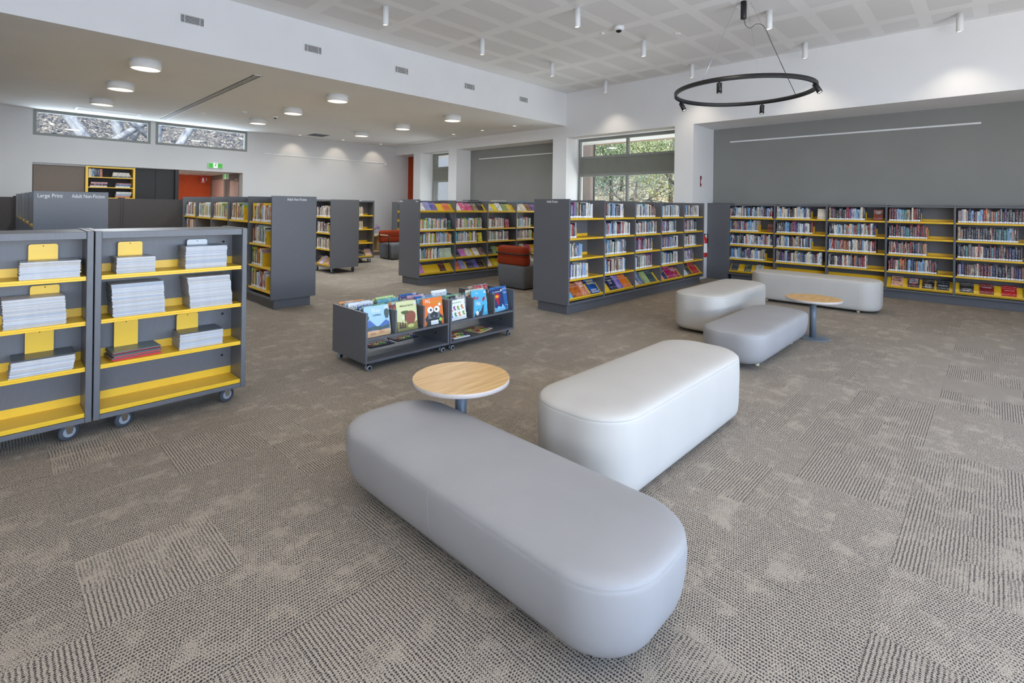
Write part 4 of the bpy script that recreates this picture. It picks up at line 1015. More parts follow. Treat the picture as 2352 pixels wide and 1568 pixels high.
for x, c1, c2, lab, tt in ((.04, (50, 48, 46), (96, 92, 84), 'charcoal cover at the start of the last wall bay', (('LATVIAN', .03, .3), ('GAMBIT', .03, .14))), (.28, (130, 30, 36), (60, 20, 24), 'maroon striped cover on the bottom shelf of the last wall bay', (('SOMEWHERE', .022, .6),)), (.54, (190, 26, 28), (150, 20, 24), 'bright red cover on the bottom shelf of the last wall bay', (('CROSS HOUSE', .022, .5),)), (.78, (90, 130, 60), (140, 170, 90), 'green cover at the picture edge of the wall bookcase', None)):
    face_out('wallcase', 4, 4, x, .17, .21, c1, c2, lab, G2, title=tt)
for x, c1, c2, lab in ((.03, (60, 64, 66), (110, 112, 110), 'dark grey paperback low in the first wall bay'), (.3, (70, 80, 60), (140, 146, 110), 'mossy green paperback low in the first wall bay'), (.52, (216, 220, 214), (60, 70, 72), 'pale paperback behind the benches in the first wall bay')):
    face_out('wallcase', 0, 4, x, .14, .2, c1, c2, lab, G2)
face_out('wallcase', 0, 1, .75, .12, .17, (110, 56, 40), (60, 40, 36), 'brown portrait cover standing on the second shelf', G2, sloped=False)
face_out('wallcase', 1, 0, .73, .14, .2, (226, 214, 196), (206, 200, 186), 'cream cover leaning at the end of the top shelf', G2, sloped=False)
face_out('wallcase', 2, 0, .7, .14, .2, (120, 56, 40), (44, 30, 32), 'copper and black cover on the top shelf beside a yellow bookend', G2, sloped=False, title=(('SUGAR', .03, .74), ('CREEK', .03, .6)))
G3 = 'face out books on the children and teen gondola'
teencol = [(236, 236, 230), (150, 140, 196), (60, 90, 160), (226, 100, 60), (210, 60, 110), (40, 50, 90), (120, 90, 60), (30, 26, 28), (226, 206, 60), (120, 160, 90), (230, 220, 210), (196, 110, 180)]
nmcol = ['white', 'lilac', 'blue', 'orange', 'crimson pink', 'navy', 'brown', 'black', 'yellow', 'green', 'cream', 'mauve']
def teenrow(bay, li, xs, ids, w=.14, h=.21):
    for k, (x, i) in enumerate(zip(xs, ids)):
        c1 = teencol[i]; c2 = teencol[(i*5+3+k) % 12]
        face_out('teen', bay, li, x, w*(1+.0*k), h*(1+.05*((i+k) % 3)), c1, c2, '%s patterned cover, %s face out book, %s display shelf, %s teen bay' % (nmcol[i], ORD[k], {0: 'top', 3: 'fourth', 4: 'bottom'}[li], ORD[bay]), G3)
teenrow(0, 0, (.0, .15, .3, .62), (0, 1, 2, 3), h=.2)
teenrow(1, 0, (.0, .14, .31, .48, .64), (0, 4, 4, 6, 7), h=.2)
teenrow(2, 0, (.0, .15, .31, .48, .63), (10, 8, 0, 9, 8), h=.2)
teenrow(3, 0, (.02, .2, .4, .56), (0, 10, 6, 2), h=.2)
teenrow(0, 4, (.0, .54), (11, 7), h=.2)
teenrow(1, 4, (.0, .16, .36, .52, .68), (3, 1, 5, 2, 7), h=.2)
teenrow(2, 4, (.0, .2, .4), (0, 8, 10), h=.2)
teenrow(3, 4, (.05, .3, .5), (2, 1, 0), h=.2)
teenrow(1, 3, (.0, .15, .32, .53, .7), (7, 11, 10, 0, 6), h=.2)
teenrow(2, 3, (.03, .2, .5), (7, 9, 2), h=.2)
teenrow(3, 3, (.05, .22, .4), (6, 10, 4), h=.2)
face_out('teen', 0, 3, .52, .3, .21, (196, 206, 180), (150, 172, 140), 'wide pale green patterned book on the fourth teen shelf', G3, sloped=False)
face_out('teen', 0, 1, .69, .11, .19, (40, 70, 60), (120, 170, 140), 'dark green cover leaning at the end of a teen row', G3, sloped=False)
face_out('teen', 1, 2, .64, .12, .19, (224, 214, 60), (30, 30, 34), 'yellow and black cover after the second bay row', G3, sloped=False)
face_out('teen', 2, 1, .56, .12, .19, (150, 40, 80), (200, 90, 120), 'plum cover beside a yellow bookend, third teen bay', G3, sloped=False)
for k, (x, c1, c2, s) in enumerate(((.02, (40, 40, 44), (110, 90, 80), 'dark cover'), (.28, (196, 180, 210), (230, 226, 232), 'lilac cover'), (.55, (200, 150, 120), (150, 90, 70), 'tan cover'))):
    face_out('mobile', 0, 3, x, .17, .22, c1, c2, '%s lying on the sloped shelf of the mobile bookcase' % s, 'face out books on the mobile bookcases')
for k, (x, c1, c2, s) in enumerate(((.48, (40, 36, 34), (140, 140, 140), 'black and silver cover'), (.7, (196, 160, 150), (170, 130, 120), 'dusty pink cover'))):
    face_out('mobile2', 0, 3, x, .19, .22, c1, c2, '%s on the low slope of the hinder mobile bookcase' % s, 'face out books on the mobile bookcases')
# flat things on top of the teen gondola
for x, c, s in ((1.45, (30, 30, 32), 'black'), (2.3, (236, 236, 234), 'white'), (3.1, (60, 130, 190), 'blue')):
    M_ = mat('cover_'+s, c, .4, .4, var=.01); b = MB(); b.bbox(0, .3, 0, .2, 0, .012, .002); b.box(.004, .298, .003, .197, .003, .009)
    o = b.build('flat_book', M_); o.location = (5.68+x, 8.14, 1.652); tag(o, '%s book lying flat on top of the children and teen gondola' % s, 'book')

# stacks in the yellow built-in bookcase
ybk = [(1.72, 2.132, (232, 230, 224), 'w'), ]
def flat_stack(x, z, items, where, y=16.1):
    for k, (w, t, c, s) in enumerate(items):
        b = MB(); b.box(0, w, 0, .17, 0, t*.12, 0); b.box(0, w, 0, .17, t*.88, t, 0); b.box(0, w, 0, .004, t*.12, t*.88, 0); b.box(.003, w-.003, .004, .167, t*.12, t*.88, 1)
        me = b.mesh('flat_book', [spine_m, pages]); nv = len(b.v)
        put_attrs(me, [lin(c)]*nv, [lin(c)]*nv, [(.5+k*3, p[0]/w*.999+k) for p in b.v])
        o = bpy.data.objects.new('flat_book', me); C.objects.link(o); o.location = (x+.01*(k % 3), y, z); z += t+.0008
        tag(o, '%s book, %s up in the pile %s' % (s, ORD[k], where), 'book', 'piles in the yellow built-in bookcase')
flat_stack(2.17, 2.132, [(.4, .04, (100, 112, 122), 'slate'), (.36, .045, (224, 220, 210), 'white'), (.33, .045, (228, 224, 214), 'cream')], 'on the top yellow shelf')
flat_stack(1.74, 1.882, [(.33, .035, (226, 224, 218), 'white'), (.32, .05, (96, 40, 60), 'maroon'), (.32, .035, (214, 170, 180), 'pink')], 'under the upright books')
flat_stack(2.24, 1.882, [(.3, .035, (236, 236, 234), 'white'), (.31, .045, (70, 116, 160), 'blue'), (.3, .03, (190, 120, 120), 'rose')], 'on the second yellow shelf, corridor side')
flat_stack(1.72, 1.622, [(.33, .06, (236, 224, 190), 'cream'), (.3, .04, (120, 160, 100), 'green')], 'low by the taupe cupboard')
flat_stack(2.24, 1.622, [(.3, .05, (210, 140, 100), 'terracotta'), (.31, .05, (170, 196, 220), 'pale blue'), (.31, .05, (236, 234, 230), 'white')], 'low at the corridor side')
x = 1.71
for k, (cn, t) in enumerate((('cream', .05), ('pale blue', .055), ('black', .05), ('dark blue', .05), ('orange', .05))):
    o = bpy.data.objects.new('library_book', variant(cn, k, 'white')); C.objects.link(o); o.matrix_world = T(x, 16.07, 2.133) @ Matrix.Diagonal((t, .15, .2, 1)); x += t+.002
    tag(o, '%s upright book on the top yellow built-in shelf' % cn, 'book', 'upright books in the yellow built-in bookcase')

# ================================================================== MAGAZINES
magc = {n: mat('magazine_'+n, c, .35, .45, var=.03, scale=20) for n, c in dict(white=(204, 205, 208), cream=(196, 191, 186), blue=(180, 186, 196), green=(206, 212, 200), red=(196, 60, 64), teal=(96, 112, 112), black=(70, 78, 86), brown=(150, 141, 130)).items()}
def mag_mesh(w, d, t, cov, edge):
    b = MB()
    # folded cover around pages, slightly rounded spine at the front
    b.ring([[Vector((x, .0006, 0)), Vector((x, -.0004, t*.25)), Vector((x, -.0004, t*.75)), Vector((x, .0006, t)), Vector((x, d, t*.8)), Vector((x, d, t*.2))] for x in (0, w)], True, (True, True), 0, False)
    b.box(-.0008, w+.0008, .003, d+.0008, t*.2, t*.8, 1)
    return b.mesh('magazine', [cov, edge])
mrnd = random.Random(31)
def mag_stack(unit, x, z, w, n, t, cols, label, shear=.0, d=.21, wob=.003, y=.03, rz=0):
    meshes = {c: mag_mesh(w, d, t, magc[c], magc['brown']) for c in set(cols) | {'white', 'cream', 'blue'}}
    ux = (-.44, .485)[unit]; acc = 0; ay = 0
    for k in range(n):
        c = mrnd.choice(['white', 'white', 'cream', 'blue']) if len(cols) < 6 and k < n-1 else cols[k % len(cols)] if len(cols) >= 6 else cols[-1]
        o = bpy.data.objects.new('magazine', meshes[c]); C.objects.link(o)
        acc = shear*k; o.location = (ux+x+acc+mrnd.uniform(-wob, wob), 4.2+y+mrnd.uniform(-wob, wob)+.004*math.sin(k*.5), z+.0006+k*(t+.0005)); o.rotation_euler = (0, 0, rz+mrnd.uniform(-.012, .012))
        tag(o, label, 'magazine', label)
# unit 0 (cut by picture edge): stacks at world x .13-.41
mag_stack(0, .575, 1.06, .28, 15, .0066, ['white', 'cream', 'green', 'white'], 'thin off-white magazine in the stack under the highest yellow plate, edge unit', .0, y=.02)
mag_stack(0, .51, .77, .28, 25, .0066, ['white', 'blue', 'white', 'white'], 'silvery magazine in the tall fanned stack, second shelf of edge unit', -.0003, y=.02)
mag_stack(0, .535, .475, .29, 14, .0068, ['white', 'white', 'white', 'black'], 'white magazine with red spine mark, third shelf of edge unit', .0009, y=.02)
mag_stack(0, .05, 1.06, .28, 8, .0066, ['cream', 'white'], 'off-white magazine in a stack outside the picture edge', .0, y=.02)
mag_stack(1, .115, 1.06, .215, 15, .0066, ['white', 'cream', 'white'], 'pale magazine in the short stack, top shelf of second unit', .0, y=.02)
mag_stack(1, .51, 1.06, .27, 23, .0066, ['white', 'white', 'white', 'white', 'blue'], 'white magazine with blue printed corner, top shelf beside end panel', .0, y=.02)
mag_stack(1, .1, .77, .29, 31, .0066, ['blue', 'white', 'white', 'blue'], 'glossy silver-blue magazine in the tallest stack, second shelf', -.0004, y=.02)
mag_stack(1, .545, .77, .28, 32, .0066, ['blue', 'white', 'white', 'blue', 'white'], 'pale blue magazine in the slanting stack beside end panel, second shelf', -.0007, y=.02)
mag_stack(1, .1, .475, .27, 8, .007, ['red', 'red', 'teal', 'red', 'teal', 'black', 'red', 'teal', 'black'], 'red or dark glossy magazine in the low messy stack, third shelf', .001, y=.03, wob=.008, rz=.06)
mag_stack(1, .48, .475, .28, 16, .0068, ['white', 'white', 'white', 'black'], 'white magazine in the neat stack, third shelf of second unit', .0002, y=.03)
def plate(unit, x, z0, z1, w, m, label, lean=.02):
    ux = (-.44, .485)[unit]
    b = MB(); h = z1-z0; r = .014; pts = [(0, 0), (w, 0)]
    for k in range(5): a = k*PI/8; pts.append((w-r+r*math.cos(a), h-r+r*math.sin(a)))
    for k in range(5): a = PI/2+k*PI/8; pts.append((r+r*math.cos(a), h-r+r*math.sin(a)))
    b.poly(pts, .0025); b.box(0, w, -.12, .0025, 0, .002)
    o = b.build('magazine_bookend', m); o.location = (ux+x, 4.2+.2, z0+.0005)
    hb = MB(); hb.lathe([(.0035, -.0012), (.0035, .0005)], n=8, M=T(w/2, 0, h-.012) @ RX); hb.build('hole', blackm, o)
    o['label'] = label; o['category'] = 'bookend'; o['group'] = 'rounded plates behind the magazines'
plateY = yellow
plate(0, .62, 1.06, 1.265, .14, plateY, 'rounded yellow plate on the top shelf of the edge unit')
plate(0, .63, .77, 1.0, .14, plateY, 'rounded plate catching light on the second shelf of the edge unit')
plate(0, .61, .475, .715, .135, plateY, 'rounded yellow plate on the third shelf of the edge unit')
plate(1, .145, 1.06, 1.262, .14, plateY, 'rounded yellow plate above the short stack of the second unit')
plate(1, .56, 1.06, 1.262, .135, paper, 'rounded white plate behind the stack with blue corners')
plate(1, .13, .475, .712, .135, plateY, 'rounded yellow plate behind the messy dark magazines')
plate(1, .5, .475, .705, .14, plateY, 'rounded yellow plate behind the neat white stack')
plate(1, .15, .77, .985, .135, plateY, 'rounded yellow plate hidden behind the tallest stack')
plate(1, .6, .77, .985, .135, plateY, 'rounded yellow plate hidden behind the slanting stack')

# ================================================================== PICTURE BOOK BROWSER BOXES
TX, TY = 2.41, 4.15
BINS = []
for u in range(2):
    e = empty('browser_box', (TX+u*.995, TY, 0), 0, ('low grey picture book browser box on castors, lettered CAMPING cover end', 'low grey browser box on castors, holding the blue hat book')[u], 'book box'); L = .985; D = .64
    for x in (0, L-.022):
        b = MB(); b.bbox(x, x+.022, 0, D, .075, .545 if not (u == 1 and x > 0) else .545, .002); b.build('end_panel', lam, e)
    b = MB(); b.bbox(.022, L-.022, .002, D-.002, .075, .097, .002); b.build('base_panel', lam, e)
    b = MB(); b.bbox(.022, L-.022, .002, D-.002, .283, .305, .002); b.build('bin_floor', lam, e)
    b = MB(); b.bbox(.022, L-.022, D/2-.009, D/2+.009, .305, .53, .002); b.build('centre_divider', lam, e)
    for k in (1, 2):
        for s in (0, 1):
            b = MB(); y0 = .004 if s == 0 else D/2+.009
            b.bbox(k*L/3-.009, k*L/3+.009, y0, y0+D/2-.013, .305, .528, .002); b.build('divider', lam, e)
    B(.022, L-.022, .012, .016, .305, .345).build('clear_front', acrylic, e); B(.022, L-.022, D-.016, D-.012, .305, .345).build('clear_front', acrylic, e)
    for x in (.06, L-.06):
        for y in (.05, D-.05):
            M = T(x, y, 0); b = MB(); b.lathe([(.012, .075), (.012, .045)], n=10, M=M); b.bbox(-.012, .012, -.006, .006, .02, .05, .003, M=M); ct = b.build('caster', blackm, e)
            for s in (-1, 1):
                b = MB(); b.lathe([(.01, -.008), (.021, -.008), (.0245, -.005), (.0245, .005), (.021, .008), (.01, .008)], n=20, M=M @ T(0, s*.016, .0245) @ RX); w_ = b.build('wheel', wheelm, ct)
                b = MB(); b.lathe([(.016, -.0085), (.016, .0085)], n=16, M=M @ T(0, s*.016, .0245) @ RX); b.build('hub', blackm, ct)
    b = MB(); b.lathe([(.009, -.003), (.009, .003)], n=12, M=T(L-.028, .2, .17) @ Matrix.Rotation(PI/2, 4, 'Y')); b.build('fixing_cap', blackm, e)

def picture_book(x, y, z, w, h, t, c1, c2, label, group, tilt=.25, roll=0, yaw=0, seed=0, plain=None):
    me = cover_book(w, h, t, c1, c2, seed, 'picture_book')
    if plain: me.materials[0] = plain
    o = bpy.data.objects.new('picture_book', me); C.objects.link(o)
    o.matrix_world = T(x, y, z) @ Matrix.Rotation(yaw, 4, 'Z') @ Matrix.Rotation(-tilt, 4, 'X') @ Matrix.Rotation(roll, 4, 'Y')
    return tag(o, label, 'book', group)
def pm_(name, c): return MATS.get(name) or mat(name, c, .4, .45, var=.01, scale=3)
def flat(o, pts, m, k, name='cover_picture', w=1, h=1):
    b = MB(); b.poly([(p[0]*w, p[1]*h) for p in pts], .0004, M=T(0, -.0004*(k+1), 0)); return b.build(name, m, o)
def blob(cx, cz, rx, rz, n=14, ph=0, wob=0):
    return [(cx+rx*(1+wob*math.sin(3*a+ph))*math.cos(a), cz+rz*(1+wob*math.cos(2*a+ph))*math.sin(a)) for a in [2*PI*i/n for i in range(n)]]
def ttl(o, s, size, x, z, m, sx=.85, k=6, al='CENTER'): return text(s, size, m, o, T(x, -.0004*(k+1), z) @ RX, 'cover_title', sx, al, .0002)
def stickers(o, w, h):
    flat(o, [(.84, .86), (.95, .86), (.95, .94), (.84, .94)], paper, 5, 'shelf_sticker', w, h); ttl(o, 'B', .018, w*.895, h*.875, bt)
GB = 'picture books facing out of the browser boxes'
w, h = .262, .285
o = picture_book(TX+.018, TY+.03, .307, w, h, .012, (160, 200, 232), (160, 200, 232), 'pale blue picture book lettered CAMPING over blue hills', GB, .16, plain=pm_('cover_sky_blue', (164, 202, 232)))
flat(o, [(0, .0), (1, .0), (1, .22), (.8, .26), (.55, .2), (.3, .26), (0, .2)], pm_('cover_tan', (214, 170, 120)), 1, w=w, h=h)
flat(o, [(0, .2), (1, .2), (1, .42), (.85, .5), (.62, .36), (.5, .3), (.36, .42), (.2, .56), (0, .44)], pm_('cover_hill_blue', (70, 106, 172)), 2, w=w, h=h)
flat(o, [(0, .17), (.3, .24), (.6, .18), (1, .24), (1, .34), (.7, .3), (.4, .34), (0, .3)], pm_('cover_bush', (62, 86, 84)), 3, w=w, h=h)
flat(o, blob(.08, .62, .1, .1, wob=.12), pm_('cover_bush', (62, 86, 84)), 3, w=w, h=h); flat(o, blob(.9, .7, .1, .18, wob=.1), pm_('cover_bush', (62, 86, 84)), 3, w=w, h=h)
flat(o, blob(.3, .1, .12, .05, wob=.15), pm_('cover_rock', (196, 140, 104)), 4, w=w, h=h); flat(o, blob(.66, .13, .12, .05, wob=.15), pm_('cover_rock', (196, 140, 104)), 4, w=w, h=h)
ttl(o, 'CAMPING', .024, w*.5, h*.66, bt); ttl(o, 'Bluey', .05, w*.48, h*.79, paper); stickers(o, w, h)
w, h = .236, .285
o = picture_book(TX+.366, TY+.03, .307, w, h, .012, (214, 216, 150), (0, 0, 0), 'pale green picture book lettered Hide and Secret!', GB, .16, plain=pm_('cover_pale_green', (212, 214, 158)))
flat(o, [(0, 0), (1, 0), (1, .3), (.7, .2), (.4, .26), (0, .34)], pm_('cover_olive', (136, 128, 70)), 1, w=w, h=h)
flat(o, blob(.66, .42, .26, .26, 18, wob=.1), pm_('cover_brown_mass', (140, 78, 56)), 2, w=w, h=h)
flat(o, blob(.4, .62, .18, .07, 14, wob=.15), pm_('cover_tree_green', (84, 92, 48)), 3, w=w, h=h); flat(o, [(.38, .3), (.42, .3), (.41, .6), (.38, .6)], pm_('cover_trunk', (70, 54, 36)), 3, w=w, h=h)
flat(o, [(.08, .1), (.14, .34), (.2, .12), (.26, .36), (.32, .1), (.38, .3), (.42, .1)], pm_('cover_trunk', (70, 54, 36)), 4, w=w, h=h)
flat(o, blob(.66, .14, .16, .07), pm_('cover_pale_green2', (190, 196, 110)), 4, w=w, h=h); flat(o, blob(.3, .45, .05, .05), paper, 4, w=w, h=h)
ttl(o, 'Hide and Secret!', .0285, w*.5, h*.82, bt, .82); stickers(o, w, h)
w, h = .25, .28
o = picture_book(TX+.682, TY+.03, .307, w, h, .012, (234, 120, 40), (0, 0, 0), 'orange picture book lettered PIG MONSTER with a grey pug face', GB, .16, plain=pm_('cover_orange', (234, 122, 44)))
pg = pm_('cover_pug_grey', (112, 120, 128)); dg = pm_('cover_dark_grey', (52, 56, 62))
flat(o, blob(.52, .3, .34, .24, 20, wob=.04), pg, 1, w=w, h=h); flat(o, [(.1, 0), (.9, 0), (.84, .24), (.2, .24)], dg, 1, w=w, h=h)
for sx_ in (-1, 1):
    flat(o, blob(.52+sx_*.17, .56, .15, .12, 18), paper, 2, w=w, h=h); flat(o, blob(.52+sx_*.14, .56, .05, .05), dg, 3, w=w, h=h); flat(o, [(.52+sx_*.3, .4), (.52+sx_*.46, .26), (.52+sx_*.4, .12), (.52+sx_*.28, .2)], dg, 2, w=w, h=h)
flat(o, blob(.52, .36, .2, .12, 16), dg, 3, w=w, h=h); flat(o, blob(.52, .32, .05, .04), pg, 4, w=w, h=h)
flat(o, [(.34, .02), (.72, .02), (.72, .17), (.34, .17)], paper, 4, w=w, h=h); flat(o, blob(.84, .17, .08, .07), pm_('cover_lime', (150, 214, 90)), 5, w=w, h=h)
ttl(o, 'PIG', .05, w*.24, h*.82, paper); ttl(o, 'MONSTER', .04, w*.66, h*.76, pm_('cover_gold', (224, 176, 50)), .8, 7); flat(o, [(.78, .68), (.9, .68), (.9, .78), (.78, .78)], paper, 5, 'shelf_sticker', w, h)
w, h = .232, .215
o = picture_book(TX+1.02, TY+.03, .307, w, h, .012, (236, 236, 230), (0, 0, 0), 'white picture book with two rows of small coloured dinosaurs', GB, .2, roll=-.03, plain=pm_('cover_white', (236, 236, 230)))
for k, (cx_, cz_, c) in enumerate(((.14, .56, 'o'), (.34, .58, 'p'), (.56, .57, 'g'), (.8, .6, 'o'), (.12, .25, 'b'), (.36, .26, 't'), (.6, .26, 'o'), (.85, .28, 'g'))):
    mm = {'o': pm_('dino_orange', (214, 134, 60)), 'p': pm_('dino_purple', (140, 90, 150)), 'g': pm_('dino_green', (120, 160, 60)), 'b': pm_('dino_blue', (60, 120, 180)), 't': pm_('dino_teal', (60, 140, 110))}[c]
    flat(o, [(cx_-.08, cz_-.12), (cx_-.04, cz_-.02), (cx_-.09, cz_+.06), (cx_-.02, cz_+.13), (cx_+.06, cz_+.1), (cx_+.02, cz_+.02), (cx_+.09, cz_-.06), (cx_+.05, cz_-.12), (cx_, cz_-.05)], mm, 2, w=w, h=h)
ttl(o, 'ARTICLE DINOSAURS', .0165, w*.5, h*.83, pm_('dino_green', (120, 160, 60)), .82)
w, h = .225, .285
o = picture_book(TX+1.345, TY+.03, .307, w, h, .012, (80, 180, 220), (0, 0, 0), 'bright blue picture book lettered the Red Hat', GB, .16, plain=pm_('cover_bright_blue', (84, 182, 220)))
ttl(o, 'the', .03, w*.36, h*.86, paper); ttl(o, 'Red', .062, w*.3, h*.64, rt, .7); ttl(o, 'Hat', .066, w*.4, h*.42, paper, .7)
flat(o, [(.7, .6), (.8, .72), (.9, .7), (.86, .62), (.76, .52)], rt, 3, w=w, h=h)
flat(o, [(.1, 0), (.16, .12), (.3, .2), (.42, .16), (.56, .2), (.72, .42), (.78, .4), (.72, .14), (.6, .0)], pm_('cover_bird_dark', (66, 74, 92)), 2, w=w, h=h); flat(o, blob(.3, .12, .1, .09), paper, 3, w=w, h=h); flat(o, [(.3, .2), (.5, .32), (.36, .19)], dg, 3, w=w, h=h)
stickers(o, w, h)
w, h = .2, .262
o = picture_book(TX+1.66, TY+.03, .307, w, h, .014, (44, 64, 110), (0, 0, 0), 'navy picture book with a red ring and blue waves, leaning over', GB, .2, roll=-.06, plain=pm_('cover_navy', (40, 60, 108)))
flat(o, blob(.48, .66, .27, .13, 20), rt, 1, w=w, h=h); flat(o, blob(.48, .66, .14, .06, 16), pm_('cover_gold', (224, 176, 50)), 2, w=w, h=h)
flat(o, [(0, 0), (1, 0), (1, .1), (.85, .3), (.7, .16), (.5, .24), (.3, .14), (.14, .26), (0, .1)], pm_('cover_wave', (120, 190, 226)), 1, w=w, h=h)
flat(o, [(.42, .3), (.54, .3), (.58, .5), (.5, .56), (.4, .5)], rt, 3, w=w, h=h); ttl(o, "Zo's Adventures", .024, w*.5, h*.84, paper); stickers(o, w, h)

# books stacked behind the covers and in the back bins
bc = [(236, 238, 240), (130, 186, 216), (230, 206, 120), (110, 166, 110), (196, 76, 72), (50, 100, 164), (236, 228, 206), (222, 150, 90), (170, 200, 130), (110, 84, 140), (44, 48, 60), (220, 170, 190), (90, 164, 182)]
bn = ['white', 'sky blue', 'gold', 'green', 'red', 'royal blue', 'cream', 'orange', 'lime', 'purple', 'black', 'pink', 'teal']
br = random.Random(9)
for u in range(2):
    for c_ in range(3):
        for s in range(2):
            x0 = TX+u*.995+.03+c_*.322
            n_ = (7 if s == 0 else 8) - (1 if u == 1 else 0)
            if u == 1 and c_ == 0 and s == 1: n_ = 3
            if u == 1 and c_ == 1 and s == 1: n_ = 0
            for k in range(n_):
                w = br.uniform(.2, .275); h = br.uniform(.215, .262)+(.02 if k % 3 == 0 else 0); i = br.choice((0, 0, 6, 1, 1, 2, 3, 4, 5, 7, 8, 9, 10, 11, 12)); j = br.choice((0, 6, 1, 12, 0))
                y = (TY+.06+k*.0235) if s == 0 else (TY+.352+k*.0255)
                picture_book(x0+br.uniform(.0, max(.001, .285-w)), y, .307+br.uniform(0, .002), w, h, br.uniform(.007, .014), bc[i], bc[j],
                             '%s picture book, %s in the %s %s bin of the %s browser box' % (bn[i], ORD[k], ORD[c_], ('front', 'rear')[s], ('CAMPING', 'blue hat')[u]), 'picture books filed in the browser boxes', .16+br.uniform(-.02, .03)-.0, br.uniform(-.02, .02), 0, br.randint(0, 30))
def puzzle(x, y, z, w, d, rz, base, label, pcs, seed):
    e = empty('peg_puzzle', (x, y, z), rz, label, 'puzzle', 'wooden puzzles in the browser boxes'); r = random.Random(seed)
    b = MB(); b.bbox(0, w, 0, d, 0, .009, .002); b.build('board', base, e)
    for k in range(pcs):
        cx_, cy_ = w*(.14+.24*(k % 4)), d*(.25+.5*(k//4)); mm = pm_('puzzle_%d' % (k % 5), [(150, 60, 50), (214, 190, 60), (90, 160, 60), (50, 70, 120), (150, 200, 70)][k % 5])
        b = MB(); pts = blob(cx_, cy_, .026, .02, 12, r.uniform(0, 6), .25); b.ring([[Vector((p[0], p[1], zz)) for p in pts] for zz in (.009, .018)], True, (True, True), 0, False); pc = b.build('puzzle_piece', mm, e)
        b = MB(); b.lathe([(.004, .018), (.004, .028), (.007, .031), (.004, .036)], (cx_, cy_, 0), 8); b.build('peg', red, pc)
puzzle(TX+.27, TY+.38, .097, .29, .22, 0, lamblack, 'dark framed peg puzzle under the CAMPING cover', 4, 1)
puzzle(TX+.61, TY+.4, .097, .28, .2, .06, lamblack, 'dark framed peg puzzle with red pegs, second under the covers', 4, 2)
puzzle(TX+1.1, TY+.06, .097, .22, .2, -.05, paper, 'white puzzle board with chunky green and yellow animals', 8, 3)
puzzle(TX+1.48, TY+.06, .097, .27, .22, .25, plywood, 'wooden puzzle board turned askew, second browser box', 6, 4)

# ================================================================== OTTOMANS
def rrect(L, Wd, r, ins, z, n=14):
    r2_ = max(.012, r-ins); x0, x1, y0, y1 = ins, L-ins, ins, Wd-ins; pts = []
    r2_ = min(r2_, (y1-y0)/2-.0005, (x1-x0)/2-.0005)
    for cx_, cy_, a0 in ((x1-r2_, y1-r2_, 0), (x0+r2_, y1-r2_, PI/2), (x0+r2_, y0+r2_, PI), (x1-r2_, y0+r2_, 1.5*PI)):
        for k in range(n): a = a0+PI/2*k/(n-1); pts.append(Vector((cx_+r2_*math.cos(a), cy_+r2_*math.sin(a), z)))
    return pts
def ottoman(loc, rz, L, Wd, h, m, label, r=.25, seam_x=None):
    e = empty('ottoman', loc, rz, label, 'ottoman', None)
    zb = .046 if h < .4 else .038; k_ = 1.0
    prof = [(zb, .24), (zb, .045*k_), (zb+.006, .03*k_), (zb+.02, .016*k_), (zb+.045, .007*k_), (zb+.09, .002*k_), (.22, 0), (h*.62, -.002), (h-.075, -.001), (h-.045, .0015), (h-.034, .003), (h-.031, .0052), (h-.0285, .0052), (h-.025, .005), (h-.012, .020), (h-.004, .036), (h+.002, .06), (h+.007, .1), (h+.011, .16), (h+.013, .23), (h+.014, .29)]
    if h < .4: prof[:8] = [(.055, .26), (.055, .1), (.061, .082), (.074, .062), (.096, .043), (.125, .027), (.165, .0135), (.22, .004)]
    b = MB(); b.ring([rrect(L, Wd, r, i, z) for z, i in prof], True, (True, True)); b.build('upholstery', m, e)
    pts = rrect(L, Wd, r, .0052, h-.0297, 18); b = MB(); b.tube(pts+[pts[0]], .0012, 6, cap=False); b.build('piping', seam_m, e)
    if seam_x:
        for y, s in ((0, -1), (Wd, 1)):
            q = [(seam_x, y-s*(i+.0005), z) for z, i in prof[3:11]]
            b = MB(); b.tube(q, .0015, 6); b.build('side_seam', m, e)
    lx, ly = (.35, .15) if h < .4 else (.27, .12)
    for x in (lx, L-lx):
        for y in (ly, Wd-ly):
            b = MB(); b.lathe([(.021, 0), (.023, .004), (.024, .052)], (x, y, 0), 18); b.build('leg', oakleg, e)
    dz = .045 if h < .4 else 0
    b = MB(); b.tube([(L-.185, .06+dz, .046+dz*.2), (L-.165, .04+dz, .062+dz*.1), (L-.155, .03+dz*.9, .085)], .003, 6); b.build('zip_pull', blackm, e)
    return e
L_, W_ = 1.84, .63
ottoman((1.305, 2.62, 0), -PI/2, L_, W_, .365, pouf_lo, 'low pale grey ottoman bench in front, with the vertical side seam', seam_x=.89)
ottoman((2.13, 1.325, 0), 0, L_+.02, W_, .485, pouf_hi, 'taller off-white ottoman bench meeting the low grey one', seam_x=.0)
ottoman((6.06, 2.36, 0), 0, L_+.04, W_+.02, .485, pouf_hi, 'tall off-white ottoman behind the second round table, beside the low bench')
ottoman((4.96, 1.545, 0), 0, L_, W_, .365, pouf_lo, 'low pale grey ottoman beside the second round table')
ottoman((9.08, 3.06, 0), -PI/2, L_, W_, .485, pouf_hi, 'long off-white ottoman standing before the charcoal wall bookcase', seam_x=.0)

